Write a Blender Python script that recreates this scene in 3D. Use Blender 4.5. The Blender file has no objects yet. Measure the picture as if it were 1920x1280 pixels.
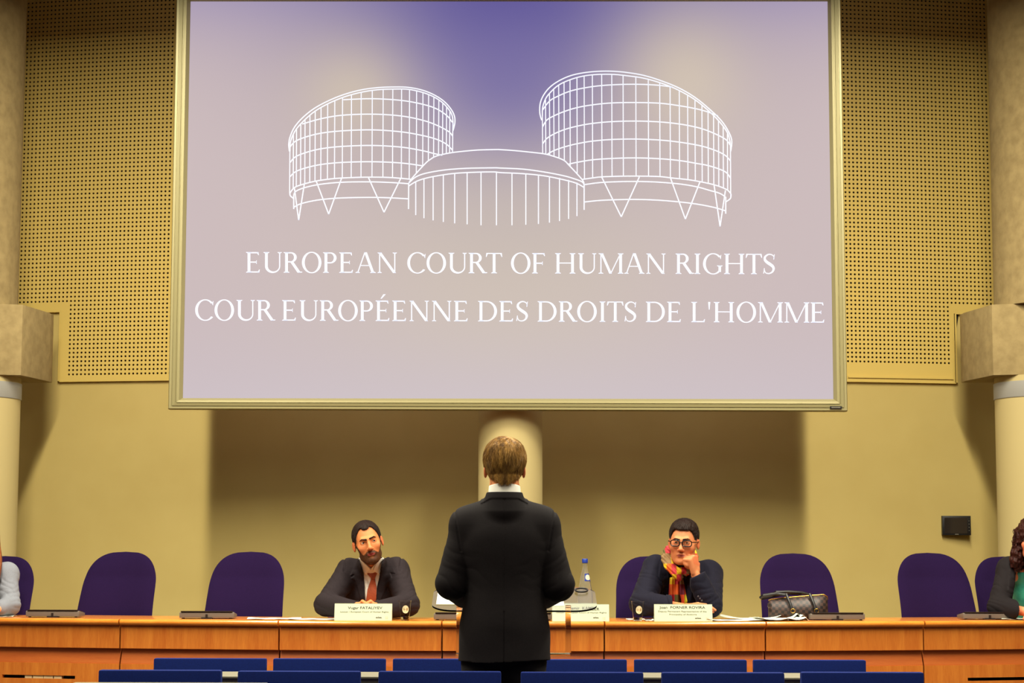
import bpy, bmesh, math, random
import numpy as np
from mathutils import Vector, Matrix
C = bpy.context.scene.collection
PI = math.pi
random.seed(7); RNG = np.random.default_rng(7)

# ---------------------------------------------------------------- camera, world, light, exposure
FPX = 3740.0; CAMZ = 1.27; PITCH = math.atan(0.107); ROLL = 0.0025
cam_d = bpy.data.cameras.new('camera'); cam = bpy.data.objects.new('camera', cam_d); C.objects.link(cam)
cam_d.sensor_width = 36.0; cam_d.lens = FPX / 1920 * 36.0; cam_d.clip_end = 100
Fv = Vector((0, math.cos(PITCH), math.sin(PITCH))); U0 = Vector((0, -math.sin(PITCH), math.cos(PITCH))); R0 = Vector((1, 0, 0))
Rv = R0 * math.cos(ROLL) + U0 * math.sin(ROLL); Uv = -R0 * math.sin(ROLL) + U0 * math.cos(ROLL)
M = Matrix.Identity(4)
for i in range(3):
    M[i][0] = Rv[i]; M[i][1] = Uv[i]; M[i][2] = -Fv[i]
M[2][3] = CAMZ
cam.matrix_world = M
sc = bpy.context.scene; sc.camera = cam
sc.view_settings.view_transform = 'Standard'; sc.view_settings.look = 'None'
sc.view_settings.gamma = 1; sc.view_settings.use_curve_mapping = False; sc.view_settings.exposure = 0.0

wd = bpy.data.worlds.new('world'); sc.world = wd; wd.use_nodes = True
wd.node_tree.nodes['Background'].inputs[0].default_value = (1.0, 0.85, 0.62, 1)
wd.node_tree.nodes['Background'].inputs[1].default_value = 0.05

def area(name, loc, sx, sy, power, col, rot=(0, 0, 0), spread=None):
    l = bpy.data.lights.new(name, 'AREA'); l.shape = 'RECTANGLE'; l.size = sx; l.size_y = sy
    l.energy = power; l.color = col
    if spread: l.spread = spread
    o = bpy.data.objects.new(name, l); C.objects.link(o); o.location = loc; o.rotation_euler = rot
    return o
WARM = (1.0, 0.92, 0.74)
LP = 500
area('wall_washer_light', (-2.47, 8.9, 4.95), 0.18, 4.8, LP, WARM, (0, 0, -0.08))
area('wall_washer_light', (2.47, 8.9, 4.95), 0.18, 4.8, LP, WARM, (0, 0, 0.08))
area('wall_washer_light', (0.0, 10.2, 4.95), 0.2, 0.8, 120, WARM)
for x in (-2.6, 0, 2.6):
    area('ceiling_light', (x, 4.2, 4.9), 0.6, 9.0, 120, (1.0, 0.93, 0.78))

def at(px, py, d):
    v = Fv * FPX + Rv * (px - 960) - Uv * (py - 640)
    v = v * (d / v.y)
    return Vector((v.x, v.y, CAMZ + v.z))
def xz(px, py, d):
    p = at(px, py, d); return (p.x, p.z)

# ---------------------------------------------------------------- helpers
def lin(c):
    return tuple((v / 255 / 12.92) if v / 255 <= 0.04045 else ((v / 255 + 0.055) / 1.055) ** 2.4 for v in c)
MATS = {}
def mat(name, col, rough=0.6, metal=0.0, col2=None, nscale=30, nstretch=(1, 1, 1), bump=0.0, bscale=200, spec=None, sheen=0, attr=None, trans=0, ior=None, alpha=None, coat=0, mixf=0.5, detail=4):
    if name in MATS: return MATS[name]
    m = bpy.data.materials.new(name); m.use_nodes = True; MATS[name] = m
    nt = m.node_tree; b = nt.nodes['Principled BSDF']; N = nt.nodes.new; L = nt.links.new
    b.inputs['Base Color'].default_value = (*lin(col), 1); b.inputs['Roughness'].default_value = rough; b.inputs['Metallic'].default_value = metal
    if spec is not None: b.inputs['Specular IOR Level'].default_value = spec
    if sheen: b.inputs['Sheen Weight'].default_value = sheen; b.inputs['Sheen Roughness'].default_value = 0.4
    if trans: b.inputs['Transmission Weight'].default_value = trans
    if ior: b.inputs['IOR'].default_value = ior
    if coat: b.inputs['Coat Weight'].default_value = coat; b.inputs['Coat Roughness'].default_value = 0.15
    tc = N('ShaderNodeTexCoord')
    if col2 is not None or bump:
        mp = N('ShaderNodeMapping'); mp.inputs['Scale'].default_value = nstretch; L(tc.outputs['Object'], mp.inputs[0])
    if col2 is not None:
        n = N('ShaderNodeTexNoise'); n.inputs['Scale'].default_value = nscale; n.inputs['Detail'].default_value = detail; L(mp.outputs[0], n.inputs['Vector'])
        r = N('ShaderNodeValToRGB'); r.color_ramp.elements[0].position = mixf - 0.18; r.color_ramp.elements[1].position = mixf + 0.18
        r.color_ramp.elements[0].color = (*lin(col), 1); r.color_ramp.elements[1].color = (*lin(col2), 1)
        L(n.outputs['Fac'], r.inputs[0]); L(r.outputs[0], b.inputs['Base Color'])
    if attr:
        a = N('ShaderNodeAttribute'); a.attribute_name = attr; L(a.outputs['Color'], b.inputs['Base Color'])
    if bump:
        n2 = N('ShaderNodeTexNoise'); n2.inputs['Scale'].default_value = bscale; n2.inputs['Detail'].default_value = 3; L(mp.outputs[0], n2.inputs['Vector'])
        bp = N('ShaderNodeBump'); bp.inputs['Strength'].default_value = bump; bp.inputs['Distance'].default_value = 0.004
        L(n2.outputs['Fac'], bp.inputs['Height']); L(bp.outputs[0], b.inputs['Normal'])
    return m

class MB:
    def __init__(s): s.v = []; s.f = []
    def add(s, vs, fs):
        o = len(s.v); s.v += [tuple(v) for v in vs]; s.f += [tuple(i + o for i in f) for f in fs]; return s
    def box(s, a, b, M=None):
        x0, y0, z0 = a; x1, y1, z1 = b
        vs = [Vector(v) for v in ((x0, y0, z0), (x1, y0, z0), (x1, y1, z0), (x0, y1, z0), (x0, y0, z1), (x1, y0, z1), (x1, y1, z1), (x0, y1, z1))]
        if M is not None: vs = [M @ v for v in vs]
        return s.add(vs, [(0, 3, 2, 1), (4, 5, 6, 7), (0, 1, 5, 4), (1, 2, 6, 5), (2, 3, 7, 6), (3, 0, 4, 7)])
    def lathe(s, prof, c=(0, 0, 0), n=24, M=None):
        # prof: list of (r,z)
        vs = []; fs = []
        for r, z in prof:
            for k in range(n):
                a = 2 * PI * k / n; vs.append(Vector((c[0] + r * math.cos(a), c[1] + r * math.sin(a), c[2] + z)))
        if M is not None: vs = [M @ v for v in vs]
        for i in range(len(prof) - 1):
            for k in range(n):
                k2 = (k + 1) % n
                fs.append((i * n + k, i * n + k2, (i + 1) * n + k2, (i + 1) * n + k))
        fs.append(tuple(range(n - 1, -1, -1))); fs.append(tuple((len(prof) - 1) * n + k for k in range(n)))
        return s.add(vs, fs)
    def tube(s, pts, r, n=8, closed=False):
        pts = [Vector(p) for p in pts]; m = len(pts); rr = r if isinstance(r, (list, tuple)) else [r] * m
        vs = []; fs = []; up = None
        for i, p in enumerate(pts):
            if closed: t = pts[(i + 1) % m] - pts[i - 1]
            else: t = pts[min(i + 1, m - 1)] - pts[max(i - 1, 0)]
            t.normalize()
            if up is None:
                up = Vector((0, 0, 1)) if abs(t.z) < 0.9 else Vector((0, 1, 0))
            u = (up - t * up.dot(t)); u.normalize(); w = t.cross(u); up = u
            for k in range(n):
                a = 2 * PI * k / n; vs.append(p + (u * math.cos(a) + w * math.sin(a)) * rr[i])
        mm = m if closed else m - 1
        for i in range(mm):
            j = (i + 1) % m
            for k in range(n):
                k2 = (k + 1) % n; fs.append((i * n + k, i * n + k2, j * n + k2, j * n + k))
        if not closed:
            fs.append(tuple(range(n - 1, -1, -1))); fs.append(tuple((m - 1) * n + k for k in range(n)))
        return s.add(vs, fs)
    def prism(s, poly, thick, fn):
        # poly: 2D points ccw; fn(u,v,w)->3D ; w in (0,thick)
        n = len(poly); vs = [fn(u, v, 0) for u, v in poly] + [fn(u, v, thick) for u, v in poly]
        fs = [tuple(range(n)), tuple(range(2 * n - 1, n - 1, -1))]
        for i in range(n):
            j = (i + 1) % n; fs.append((i, i + n, j + n, j))
        return s.add(vs, fs)
    def build(s, name, m, parent=None, smooth=True, bevel=0, angle=35, loc=None, tri=False):
        me = bpy.data.meshes.new(name); me.from_pydata(s.v, [], s.f); me.validate()
        bm = bmesh.new(); bm.from_mesh(me)
        bmesh.ops.recalc_face_normals(bm, faces=bm.faces)
        if bevel:
            es = [e for e in bm.edges if len(e.link_faces) == 2 and e.calc_face_angle(0) > math.radians(30)]
            bmesh.ops.bevel(bm, geom=es, offset=bevel, segments=2, affect='EDGES', profile=0.6, clamp_overlap=True)
        bm.to_mesh(me); bm.free()
        return link(name, me, m, parent, smooth, angle)
def link(name, me, m, parent=None, smooth=True, angle=35):
    o = bpy.data.objects.new(name, me); C.objects.link(o)
    if m: me.materials.append(m)
    if smooth:
        me.polygons.foreach_set('use_smooth', [True] * len(me.polygons))
        try: me.set_sharp_from_angle(angle=math.radians(angle))
        except Exception: pass
    if parent: set_parent(o, parent)
    return o
def set_parent(o, parent):
    # parents used here are unrotated empties or parts; geometry is authored in world space
    o.parent = parent
    w = Vector((0, 0, 0)); p = parent
    while p: w += p.location; p = p.parent
    if not o.get('local'): o.location = -w
def empty(name, loc, label, cat, group=None):
    o = bpy.data.objects.new(name, None); C.objects.link(o); o.location = loc; o.empty_display_size = 0.1
    tag(o, label, cat, group); return o
def tag(o, label=None, cat=None, group=None, kind=None):
    if label: o['label'] = label
    if cat: o['category'] = cat
    if group: o['group'] = group
    if kind: o['kind'] = kind
    return o
def copy_tree(o, parent=None):
    c = o.copy(); C.objects.link(c)
    if parent: c.parent = parent
    for ch in list(o.children): copy_tree(ch, c)
    return c

# ---------------------------------------------------------------- signed-distance modelling (organic shapes)
def V(*a): return np.array(a, dtype=np.float32)
def cap(a, b, ra, rb=None):
    a = np.array(a, dtype=np.float32); b = np.array(b, dtype=np.float32); rb = ra if rb is None else rb
    ab = b - a; L2 = float(ab @ ab) + 1e-9
    def f(P):
        t = np.clip(((P - a) @ ab) / L2, 0, 1)
        return np.linalg.norm(P - a - t[:, None] * ab, axis=1) - (ra + (rb - ra) * t)
    return f
def ell(c, r, R=None):
    c = np.array(c, dtype=np.float32); r = np.array(r, dtype=np.float32)
    Rm = None if R is None else np.array(R, dtype=np.float32)
    def f(P):
        q = P - c
        if Rm is not None: q = q @ Rm
        k0 = np.linalg.norm(q / r, axis=1); k1 = np.linalg.norm(q / (r * r), axis=1) + 1e-6
        return k0 * (k0 - 1) / k1
    return f
def smin(a, b, k):
    if k <= 0: return np.minimum(a, b)
    h = np.clip(0.5 + 0.5 * (b - a) / k, 0, 1)
    return b * (1 - h) + a * h - k * h * (1 - h)
def smax(a, b, k): return -smin(-a, -b, k)
def union(prims, inflate=0.0):
    # prims: list of (f,k)
    def f(P):
        d = None
        for g, k in prims:
            e = g(P)
            if k < 0: d = smax(d, -e, -k)      # carve
            else: d = e if d is None else smin(d, e, k)
        return d - inflate
    return f
def poly2(u, v, pts):
    # signed distance to polygon (negative inside)
    n = len(pts); d = np.full(u.shape, 1e9, np.float32); s = np.ones(u.shape, np.float32)
    for i in range(n):
        ax, ay = pts[i]; bx, by = pts[i - 1]
        ex, ey = bx - ax, by - ay; wx, wy = u - ax, v - ay
        t = np.clip((wx * ex + wy * ey) / (ex * ex + ey * ey + 1e-12), 0, 1)
        dx, dy = wx - ex * t, wy - ey * t
        d = np.minimum(d, dx * dx + dy * dy)
        c1 = v >= ay; c2 = v < by; c3 = ex * wy > ey * wx
        m = (c1 & c2 & c3) | (~c1 & ~c2 & ~c3)
        s = np.where(m, -s, s)
    return s * np.sqrt(d)
def nets(f, lo, hi, h):
    lo = np.array(lo, np.float32); n = np.ceil((np.array(hi) - lo) / h).astype(int) + 1
    B = 12; nb = np.ceil(n / B).astype(int); n = nb * B
    val = np.empty(tuple(n), np.float32)
    ii = np.stack(np.meshgrid(*[np.arange(k) for k in nb], indexing='ij'), -1).reshape(-1, 3)
    cen = lo + (ii * B + B / 2) * h
    dc = f(cen.astype(np.float32))
    act = np.abs(dc) < B * h * 0.87 * 1.25 + 0.02
    loc = np.stack(np.meshgrid(*[np.arange(B)] * 3, indexing='ij'), -1).reshape(-1, 3)
    for (i, j, k), d in zip(ii[~act], dc[~act]):
        val[i * B:(i + 1) * B, j * B:(j + 1) * B, k * B:(k + 1) * B] = 1.0 if d > 0 else -1.0
    A = ii[act]; CH = 150
    for s in range(0, len(A), CH):
        a = A[s:s + CH]; P = (lo + (a[:, None, :] * B + loc[None]) * h).reshape(-1, 3).astype(np.float32)
        D = f(P).reshape(len(a), B, B, B)
        for q, (i, j, k) in enumerate(a): val[i * B:(i + 1) * B, j * B:(j + 1) * B, k * B:(k + 1) * B] = D[q]
    neg = val < 0
    off = [(x, y, z) for x in (0, 1) for y in (0, 1) for z in (0, 1)]
    def sl(a, o): return a[o[0]:a.shape[0] - 1 + o[0], o[1]:a.shape[1] - 1 + o[1], o[2]:a.shape[2] - 1 + o[2]]
    cnt = sum(sl(neg, o).astype(np.int8) for o in off)
    cells = np.argwhere((cnt > 0) & (cnt < 8))
    idx = np.full(cnt.shape, -1, np.int32); idx[cells[:, 0], cells[:, 1], cells[:, 2]] = np.arange(len(cells))
    acc = np.zeros((len(cells), 3)); num = np.zeros(len(cells))
    corner = {o: val[cells[:, 0] + o[0], cells[:, 1] + o[1], cells[:, 2] + o[2]] for o in off}
    for o in off:
        for ax in range(3):
            if o[ax] == 0:
                p = list(o); p[ax] = 1; p = tuple(p)
                a, b = corner[o], corner[p]; m = (a < 0) != (b < 0)
                t = np.where(m, a / np.where(m, a - b, 1), 0)
                w = np.array(o, float)[None] + t[:, None] * np.eye(3)[ax][None]
                acc[m] += w[m]; num[m] += 1
    verts = lo + (cells + acc / num[:, None]) * h
    faces = []
    for ax in range(3):
        s1 = [slice(None)] * 3; s2 = [slice(None)] * 3; s1[ax] = slice(0, -1); s2[ax] = slice(1, None)
        a, b = neg[tuple(s1)], neg[tuple(s2)]
        e = np.argwhere(a != b); u, v = (ax + 1) % 3, (ax + 2) % 3
        e = e[(e[:, u] > 0) & (e[:, v] > 0) & (e[:, u] < n[u] - 1) & (e[:, v] < n[v] - 1)]
        fl = a[e[:, 0], e[:, 1], e[:, 2]]
        du = np.eye(3, dtype=int)[u]; dv = np.eye(3, dtype=int)[v]
        q = [e - du - dv, e - dv, e, e - du]
        Q = np.stack([idx[c[:, 0], c[:, 1], c[:, 2]] for c in q], 1)
        Q[~fl] = Q[~fl][:, ::-1]
        faces.append(Q)
    Fc = np.concatenate(faces); Fc = Fc[(Fc >= 0).all(1)]
    return verts.astype(np.float32), Fc.astype(np.int32)
def sdf_obj(name, f, lo, hi, h, m, parent, color=None, sm=True):
    v, F = nets(f, lo, hi, h)
    me = bpy.data.meshes.new(name); me.vertices.add(len(v)); me.vertices.foreach_set('co', v.ravel())
    me.loops.add(F.size); me.loops.foreach_set('vertex_index', F.ravel())
    me.polygons.add(len(F)); me.polygons.foreach_set('loop_start', np.arange(0, F.size, 4, dtype=np.int32))
    me.update(calc_edges=True); me.validate()
    me.polygons.foreach_set('use_smooth', [True] * len(me.polygons))
    if color is not None and len(me.vertices) == len(v):
        c = color(v); a = me.color_attributes.new('Col', 'FLOAT_COLOR', 'POINT')
        a.data.foreach_set('color', np.concatenate([c, np.ones((len(c), 1))], 1).astype(np.float32).ravel())
    o = bpy.data.objects.new(name, me); C.objects.link(o)
    if m: me.materials.append(m)
    if parent: set_parent(o, parent)
    return o
def mixc(a, b, t):
    t = np.clip(t, 0, 1)[:, None]; return a * (1 - t) + np.array(b, np.float32)[None] * t
def wob(P, s, seed=0.0):
    x, y, z = P[:, 0] * s, P[:, 1] * s, P[:, 2] * s
    return (np.sin(x * 1.3 + 2 * np.sin(z * 0.9 + seed) + seed) * np.sin(z * 1.1 + 1.7 * np.sin(x * .8 + y * 1.2 + seed * 2)) + 0.5 * np.sin(y * 2.1 + x * 1.9 + 1.5 * np.sin(z * 2.3 + seed))) / 1.5

def text_mesh(name, body, m, parent, x0, x1, zc, y, h=None, bold=0.0, shear=0.0, xf=None):
    cu = bpy.data.curves.new('t', 'FONT'); cu.body = body; cu.size = 1.0; cu.offset = bold; cu.shear = shear; cu.extrude = 0.0
    cu.resolution_u = 3
    to = bpy.data.objects.new('t', cu); C.objects.link(to)
    dg = bpy.context.evaluated_depsgraph_get(); dg.update()
    me = bpy.data.meshes.new_from_object(to.evaluated_get(dg)); bpy.data.objects.remove(to)
    xs = [v.co.x for v in me.vertices]; ys = [v.co.y for v in me.vertices]
    sx = (x1 - x0) / (max(xs) - min(xs)); sz = sx if h is None else h / (max(ys) - min(ys))
    mx = min(xs); my = (min(ys) + max(ys)) / 2
    for v in me.vertices:
        p = Vector((x0 + (v.co.x - mx) * sx, y, zc + (v.co.y - my) * sz))
        v.co = xf(p) if xf else p
    me.name = name
    return link(name, me, m, parent, smooth=False)
# ---------------------------------------------------------------- materials
wall_m = mat('wall_paint', (200, 179, 108), 0.85, col2=(195, 173, 102), nscale=3, bump=0.05, bscale=300)
panel_m = mat('panel_paint', (216, 188, 98), 0.75)
concrete_m = mat('concrete', (158, 138, 92), 0.9, col2=(138, 119, 77), nscale=16, bump=0.25, bscale=260, detail=8)
column_m = mat('column_paint', (182, 165, 112), 0.8, bump=0.05, bscale=200)
band_m = mat('grey_band', (150, 148, 140), 0.6)
black_m = mat('black_felt', (6, 5, 4), 0.95)
ceil_m = mat('ceiling_paint', (84, 74, 58), 0.9)
side_m = mat('dark_wall_cladding', (104, 78, 52), 0.8, col2=(92, 68, 45), nscale=8)
floor_m = mat('carpet', (60, 48, 42), 0.95, col2=(48, 38, 34), nscale=80)
frame_m = mat('screen_frame', (142, 134, 92), 0.45, metal=0.25)

# ---------------------------------------------------------------- room shell
def struct(o): o['kind'] = 'structure'; return o
RW = 16.0; WY = 13.6
def wall_y(x): return WY + RW - math.sqrt(RW * RW - x * x)
m = MB(); n = 60; X = [-6.5 + 13 * i / n for i in range(n + 1)]
vs = []
for x in X:
    for z in (-0.05, 5.9):
        for t in (0, 0.25): vs.append((x, wall_y(x) + t, z))
fs = []
for i in range(n):
    a = i * 4; b = a + 4
    fs += [(a, b, b + 2, a + 2), (a + 1, a + 3, b + 3, b + 1), (a, a + 1, b + 1, b), (a + 2, b + 2, b + 3, a + 3)]
fs += [(0, 2, 3, 1), (n * 4, n * 4 + 1, n * 4 + 3, n * 4 + 2)]
m.add(vs, fs); struct(m.build('wall_front', wall_m))
struct(MB().box((-6.7, -4, -0.05), (-6.5, 15.2, 5.9)).build('wall_left', side_m, smooth=False))
struct(MB().box((6.5, -4, -0.05), (6.7, 15.2, 5.9)).build('wall_right', side_m, smooth=False))
struct(MB().box((-6.7, -4.2, -0.05), (6.7, -4, 5.9)).build('wall_back', side_m, smooth=False))
struct(MB().box((-6.7, -4.2, -0.25), (6.7, 15.2, -0.05)).build('floor', floor_m, smooth=False))
struct(MB().box((-6.7, -4.2, 5.6), (6.7, 15.2, 5.9)).build('ceiling', ceil_m, smooth=False))
# raised platform under the bench (top 0.15)
PLZ = 0.15
RD = 11.0; DY = 11.0; DC = Vector((0, DY + RD, 0))
def arc(x, r):  # y of arc with radius r about DC at lateral x
    return DC.y - math.sqrt(r * r - x * x)
m = MB(); n = 40; vs = []; fs = []
for i in range(n + 1):
    x = -6.45 + 12.9 * i / n
    for z in (-0.05, PLZ):
        vs.append((x, arc(x, RD + 0.12), z)); vs.append((x, wall_y(x) - 0.002, z))
for i in range(n):
    a = i * 4; b = a + 4
    fs += [(a, b, b + 2, a + 2), (a + 2, b + 2, b + 3, a + 3), (a + 1, a + 3, b + 3, b + 1), (a, a + 1, b + 1, b)]
fs += [(0, 2, 3, 1), (n * 4, n * 4 + 1, n * 4 + 3, n * 4 + 2)]
m.add(vs, fs); struct(m.build('floor_platform', floor_m))

# ---------------------------------------------------------------- perforated acoustic panels (real holes)
def perforated(name, label, px_out, px_in, side):
    root = empty(name, (at(px_in, 700, WY).x, wall_y(at(px_in, 700, WY).x) - 0.03, 2.5), label, 'acoustic panel')
    pitch = 0.0290; vp = 0.0304; r = 0.0076; off = 0.026
    xo = at(px_out, 400, 13.6).x; xi = at(px_in, 400, 13.6).x
    z0 = at(200, 710, 13.7).z if side < 0 else at(1700, 713, 13.7).z
    z1 = 5.45
    # lateral coordinate measured outward from inner edge
    W = abs(xo - xi); nc = int(W / pitch); nr = int((z1 - z0) / vp)
    xin = xi
    def pt(u, w, back=0.0):
        x = xin + side * u; y = wall_y(x) - off + back
        return (x, y, z0 + w)
    # notch around the capital
    nx = abs(at(109 if side < 0 else 1801, 640, 13.65).x - xi) ; nz = at(60, 571, 13.7).z - z0
    if side > 0: nz = at(1860, 571, 13.7).z - z0
    ex = abs(at(98 if side < 0 else 1805, 640, 13.65).x - xi)
    ez = at(60, 577, 13.7).z - z0
    m = MB(); V_ = {}
    def vid(u, w, back):
        k = (round(u, 5), round(w, 5), back)
        if k not in V_: V_[k] = len(m.v); m.v.append(pt(u, w, back))
        return V_[k]
    for i in range(nc):
        for j in range(nr):
            u = i * pitch; w = j * vp; cu = u + pitch / 2; cw = w + vp / 2
            if cu > ex and cw < ez: continue
            solid = False
            if cu > nx - 0.03 and cw < nz + 0.03: solid = True
            if side > 0 and j < 4 and cu > 0.035: solid = True
            if side < 0 and j == 0: solid = True
            if side > 0 and j == 0: solid = True
            c4 = [(u, w), (cu, w), (u + pitch, w), (u + pitch, cw), (u + pitch, w + vp), (cu, w + vp), (u, w + vp), (u, cw)]
            o8 = [vid(a, b, 0) for a, b in c4]
            if solid: m.f.append(tuple(o8)); continue
            ang = [PI * 1.25 + k * PI / 4 for k in range(8)]
            i8 = []; b8 = []
            for a in ang:
                i8.append(len(m.v)); m.v.append(pt(cu + r * math.cos(a), cw + r * math.sin(a)))
            for a in ang:
                b8.append(len(m.v)); m.v.append(pt(cu + r * math.cos(a), cw + r * math.sin(a), 0.014))
            for k in range(8):
                k2 = (k + 1) % 8
                m.f.append((o8[k], o8[k2], i8[k2], i8[k])); m.f.append((i8[k], i8[k2], b8[k2], b8[k]))
    me = bpy.data.meshes.new('panel_face'); me.from_pydata(m.v, [], m.f)
    link('panel_face', me, panel_m, root, smooth=False)
    # black backing felt and edge strips
    b = MB(); n = 14; vs = []; fs = []
    for i in range(n + 1):
        u = nc * pitch * i / n
        wlow = 0.004 if u < ex - 0.05 else ez + 0.004
        for w in (wlow, nr * vp):
            vs.append(pt(u, w, 0.018)); vs.append(pt(u, w, 0.0245))
    for i in range(n):
        a = i * 4; c = a + 4
        fs += [(a, c, c + 2, a + 2), (a + 1, a + 3, c + 3, c + 1), (a, a + 1, c + 1, c), (a + 2, c + 2, c + 3, a + 3)]
    b.add(vs, fs); b.build('felt_backing', black_m, root, smooth=False)
    e = MB()
    e_pts = [(0, 0), (ex, 0)]
    for (u0, w0, u1, w1) in ((0, -0.006, ex, 0.0), (ex, 0.0, ex + 0.012, ez), (ex, ez - 0.006, nc * pitch, ez)):
        ks = 8
        for k in range(ks):
            ua = u0 + (u1 - u0) * k / ks; ub = u0 + (u1 - u0) * (k + 1) / ks
            q = []
            for (uu, ww, bb) in ((ua, w0, 0), (ub, w0, 0), (ub, w1, 0), (ua, w1, 0), (ua, w0, 0.0255), (ub, w0, 0.0255), (ub, w1, 0.0255), (ua, w1, 0.0255)): q.append(pt(uu, ww, bb))
            e.add(q, [(0, 1, 2, 3), (7, 6, 5, 4), (0, 4, 5, 1), (1, 5, 6, 2), (2, 6, 7, 3), (3, 7, 4, 0)])
    e.build('edge_strip', panel_m, root, smooth=False)
    if side > 0:
        g = MB(); u0 = 0.10; u1 = ex - 0.02
        for k in range(8):
            ua = u0 + (u1 - u0) * k / 8; ub = u0 + (u1 - u0) * (k + 1) / 8; q = []
            for (uu, ww, bb) in ((ua, 0.022, -0.010), (ub, 0.022, -0.010), (ub, 0.034, -0.010), (ua, 0.034, -0.010), (ua, 0.022, 0.0), (ub, 0.022, 0), (ub, 0.034, 0), (ua, 0.034, 0)): q.append(pt(uu, ww, bb))
            g.add(q, [(0, 1, 2, 3), (7, 6, 5, 4), (0, 4, 5, 1), (1, 5, 6, 2), (2, 6, 7, 3), (3, 7, 4, 0)])
        g.build('bottom_rail', panel_m, root, smooth=False)
    return root
perforated('acoustic_panel', 'cream perforated acoustic wall panel left of the projection screen', 4, 345, -1)
perforated('acoustic_panel', 'cream perforated acoustic wall panel right of the projection screen', 1912, 1565, 1)

# ---------------------------------------------------------------- columns
def side_column(side):
    if side < 0: lab = 'large round concrete column with block capital at the left edge'; e_up, e_lo, cap_c, cap_f = (38, 300), (33, 850), 41, 92
    else: lab = 'large round concrete column with block capital at the right edge'; e_up, e_lo, cap_c, cap_f = (1861, 300), (1870, 850), 1861, 1808
    d = 13.15
    xu = at(*e_up, d).x; xl = at(*e_lo, d).x
    RU, RL = 0.50, 0.36
    cxu = xu + side * RU; cxl = xl + side * RL
    cx = cxl; zc0 = at(0 if side < 0 else 1920, 702, 12.9).z; zc1 = at(20 if side < 0 else 1900, 569, 12.9).z
    root = empty('column', (cx, d, PLZ), lab, 'column')
    MB().lathe([(RL, PLZ), (RL, zc0)], (cxl, d, 0), 64).build('lower_shaft', column_m, root)
    zb1 = at(0 if side < 0 else 1920, 703, 12.85).z; zb0 = at(0 if side < 0 else 1920, 742, 12.85).z
    MB().lathe([(RL + 0.004, zb0), (RL + 0.006, zb0 + 0.004), (RL + 0.006, zb1 - 0.03), (RL + 0.004, zb1 - 0.03)], (cxl, d, 0), 64).build('grey_collar', band_m, root)
    MB().lathe([(RU, zc1), (RU, 5.6)], (cxu, d, 0), 64).build('upper_shaft', concrete_m, root)
    # capital: curved front, flat facet to the wall
    xc = at(cap_c, 640, 12.95).x; xf = at(cap_f, 640, 13.4).x
    far = cxu + side * 0.75
    poly = []
    n = 14
    for i in range(n + 1):
        t = i / n; x = xc + (far - xc) * t; y = 12.95 - 0.22 * math.sin(PI * 0.5 * t)
        poly.append((x, y))
    poly += [(far, 13.52), (xf, 13.52), (xf, 13.40)]
    m = MB(); m.prism(poly, zc1 - zc0, lambda u, v, w: Vector((u, v, zc0 + w)))
    m.build('capital', concrete_m, root, bevel=0.004)
    return root
side_column(-1); side_column(1)
pr = 0.207
pc = empty('column', (at(957, 900, 12.88).x, 12.88, PLZ), 'slim round cream column behind the standing man, beneath the screen', 'column')
MB().lathe([(pr, PLZ), (pr, 5.6)], (pc.location.x, 12.88, 0), 72).build('shaft', column_m, pc)

# ---------------------------------------------------------------- projection screen
SD = 12.60
sroot = empty('projection_screen', (at(952, 757, SD).x, SD, at(952, 757, SD).z), 'large lit projection screen with white court building drawing, above the bench', 'projection screen')
IN = [at(342.5, 746, SD), at(1563, 748, SD), at(1552, 2, SD), at(357, 2, SD)]
OUT = [at(316, 767, SD), at(1588.5, 771, SD), at(1575, -18, SD), at(332, -18, SD)]
def fr(t, dy):  # loop between outer (0) and inner (1)
    return [Vector((o.x + (i.x - o.x) * t, SD + dy, o.z + (i.z - o.z) * t)) for o, i in zip(OUT, IN)]
prof = [(0, 0.06), (0, -0.010), (0.06, -0.022), (0.22, -0.022), (0.24, -0.018), (0.28, -0.018), (0.30, -0.024), (0.50, -0.026), (0.53, -0.020), (0.57, -0.020), (0.60, -0.026), (0.78, -0.024), (1.0, 0.006), (1.0, 0.06)]
m = MB(); vs = []; fs = []
for t, dy in prof: vs += fr(t, dy)
k = len(prof)
for i in range(k):
    j = (i + 1) % k
    for c in range(4):
        c2 = (c + 1) % 4; fs.append((i * 4 + c, i * 4 + c2, j * 4 + c2, j * 4 + c))
m.add(vs, fs); m.build('frame', frame_m, sroot, smooth=False)
# projected picture (the screen emits the projected image)
sm_ = bpy.data.materials.new('projected_picture'); sm_.use_nodes = True; nt = sm_.node_tree
for nd in list(nt.nodes): nt.nodes.remove(nd)
N = nt.nodes.new; L = nt.links.new
tc = N('ShaderNodeTexCoord'); sep = N('ShaderNodeSeparateXYZ'); L(tc.outputs['Generated'], sep.inputs[0])
def math_n(op, a, b=None, c=None, clamp=False):
    nd = N('ShaderNodeMath'); nd.operation = op; nd.use_clamp = clamp
    for i, v in enumerate((a, b, c)):
        if v is None: continue
        if isinstance(v, (int, float)): nd.inputs[i].default_value = v
        else: L(v, nd.inputs[i])
    return nd.outputs[0]
def blob(cx, cz, sx, sz, pw=1.0):
    a = math_n('POWER', math_n('ABSOLUTE', math_n('DIVIDE', math_n('SUBTRACT', sep.outputs[0], cx), sx)), 2)
    b = math_n('POWER', math_n('ABSOLUTE', math_n('DIVIDE', math_n('SUBTRACT', sep.outputs[2], cz), sz)), 2)
    return math_n('MULTIPLY', math_n('POWER', 2.718, math_n('MULTIPLY', math_n('ADD', a, b), -1)), pw, clamp=True)
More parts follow.
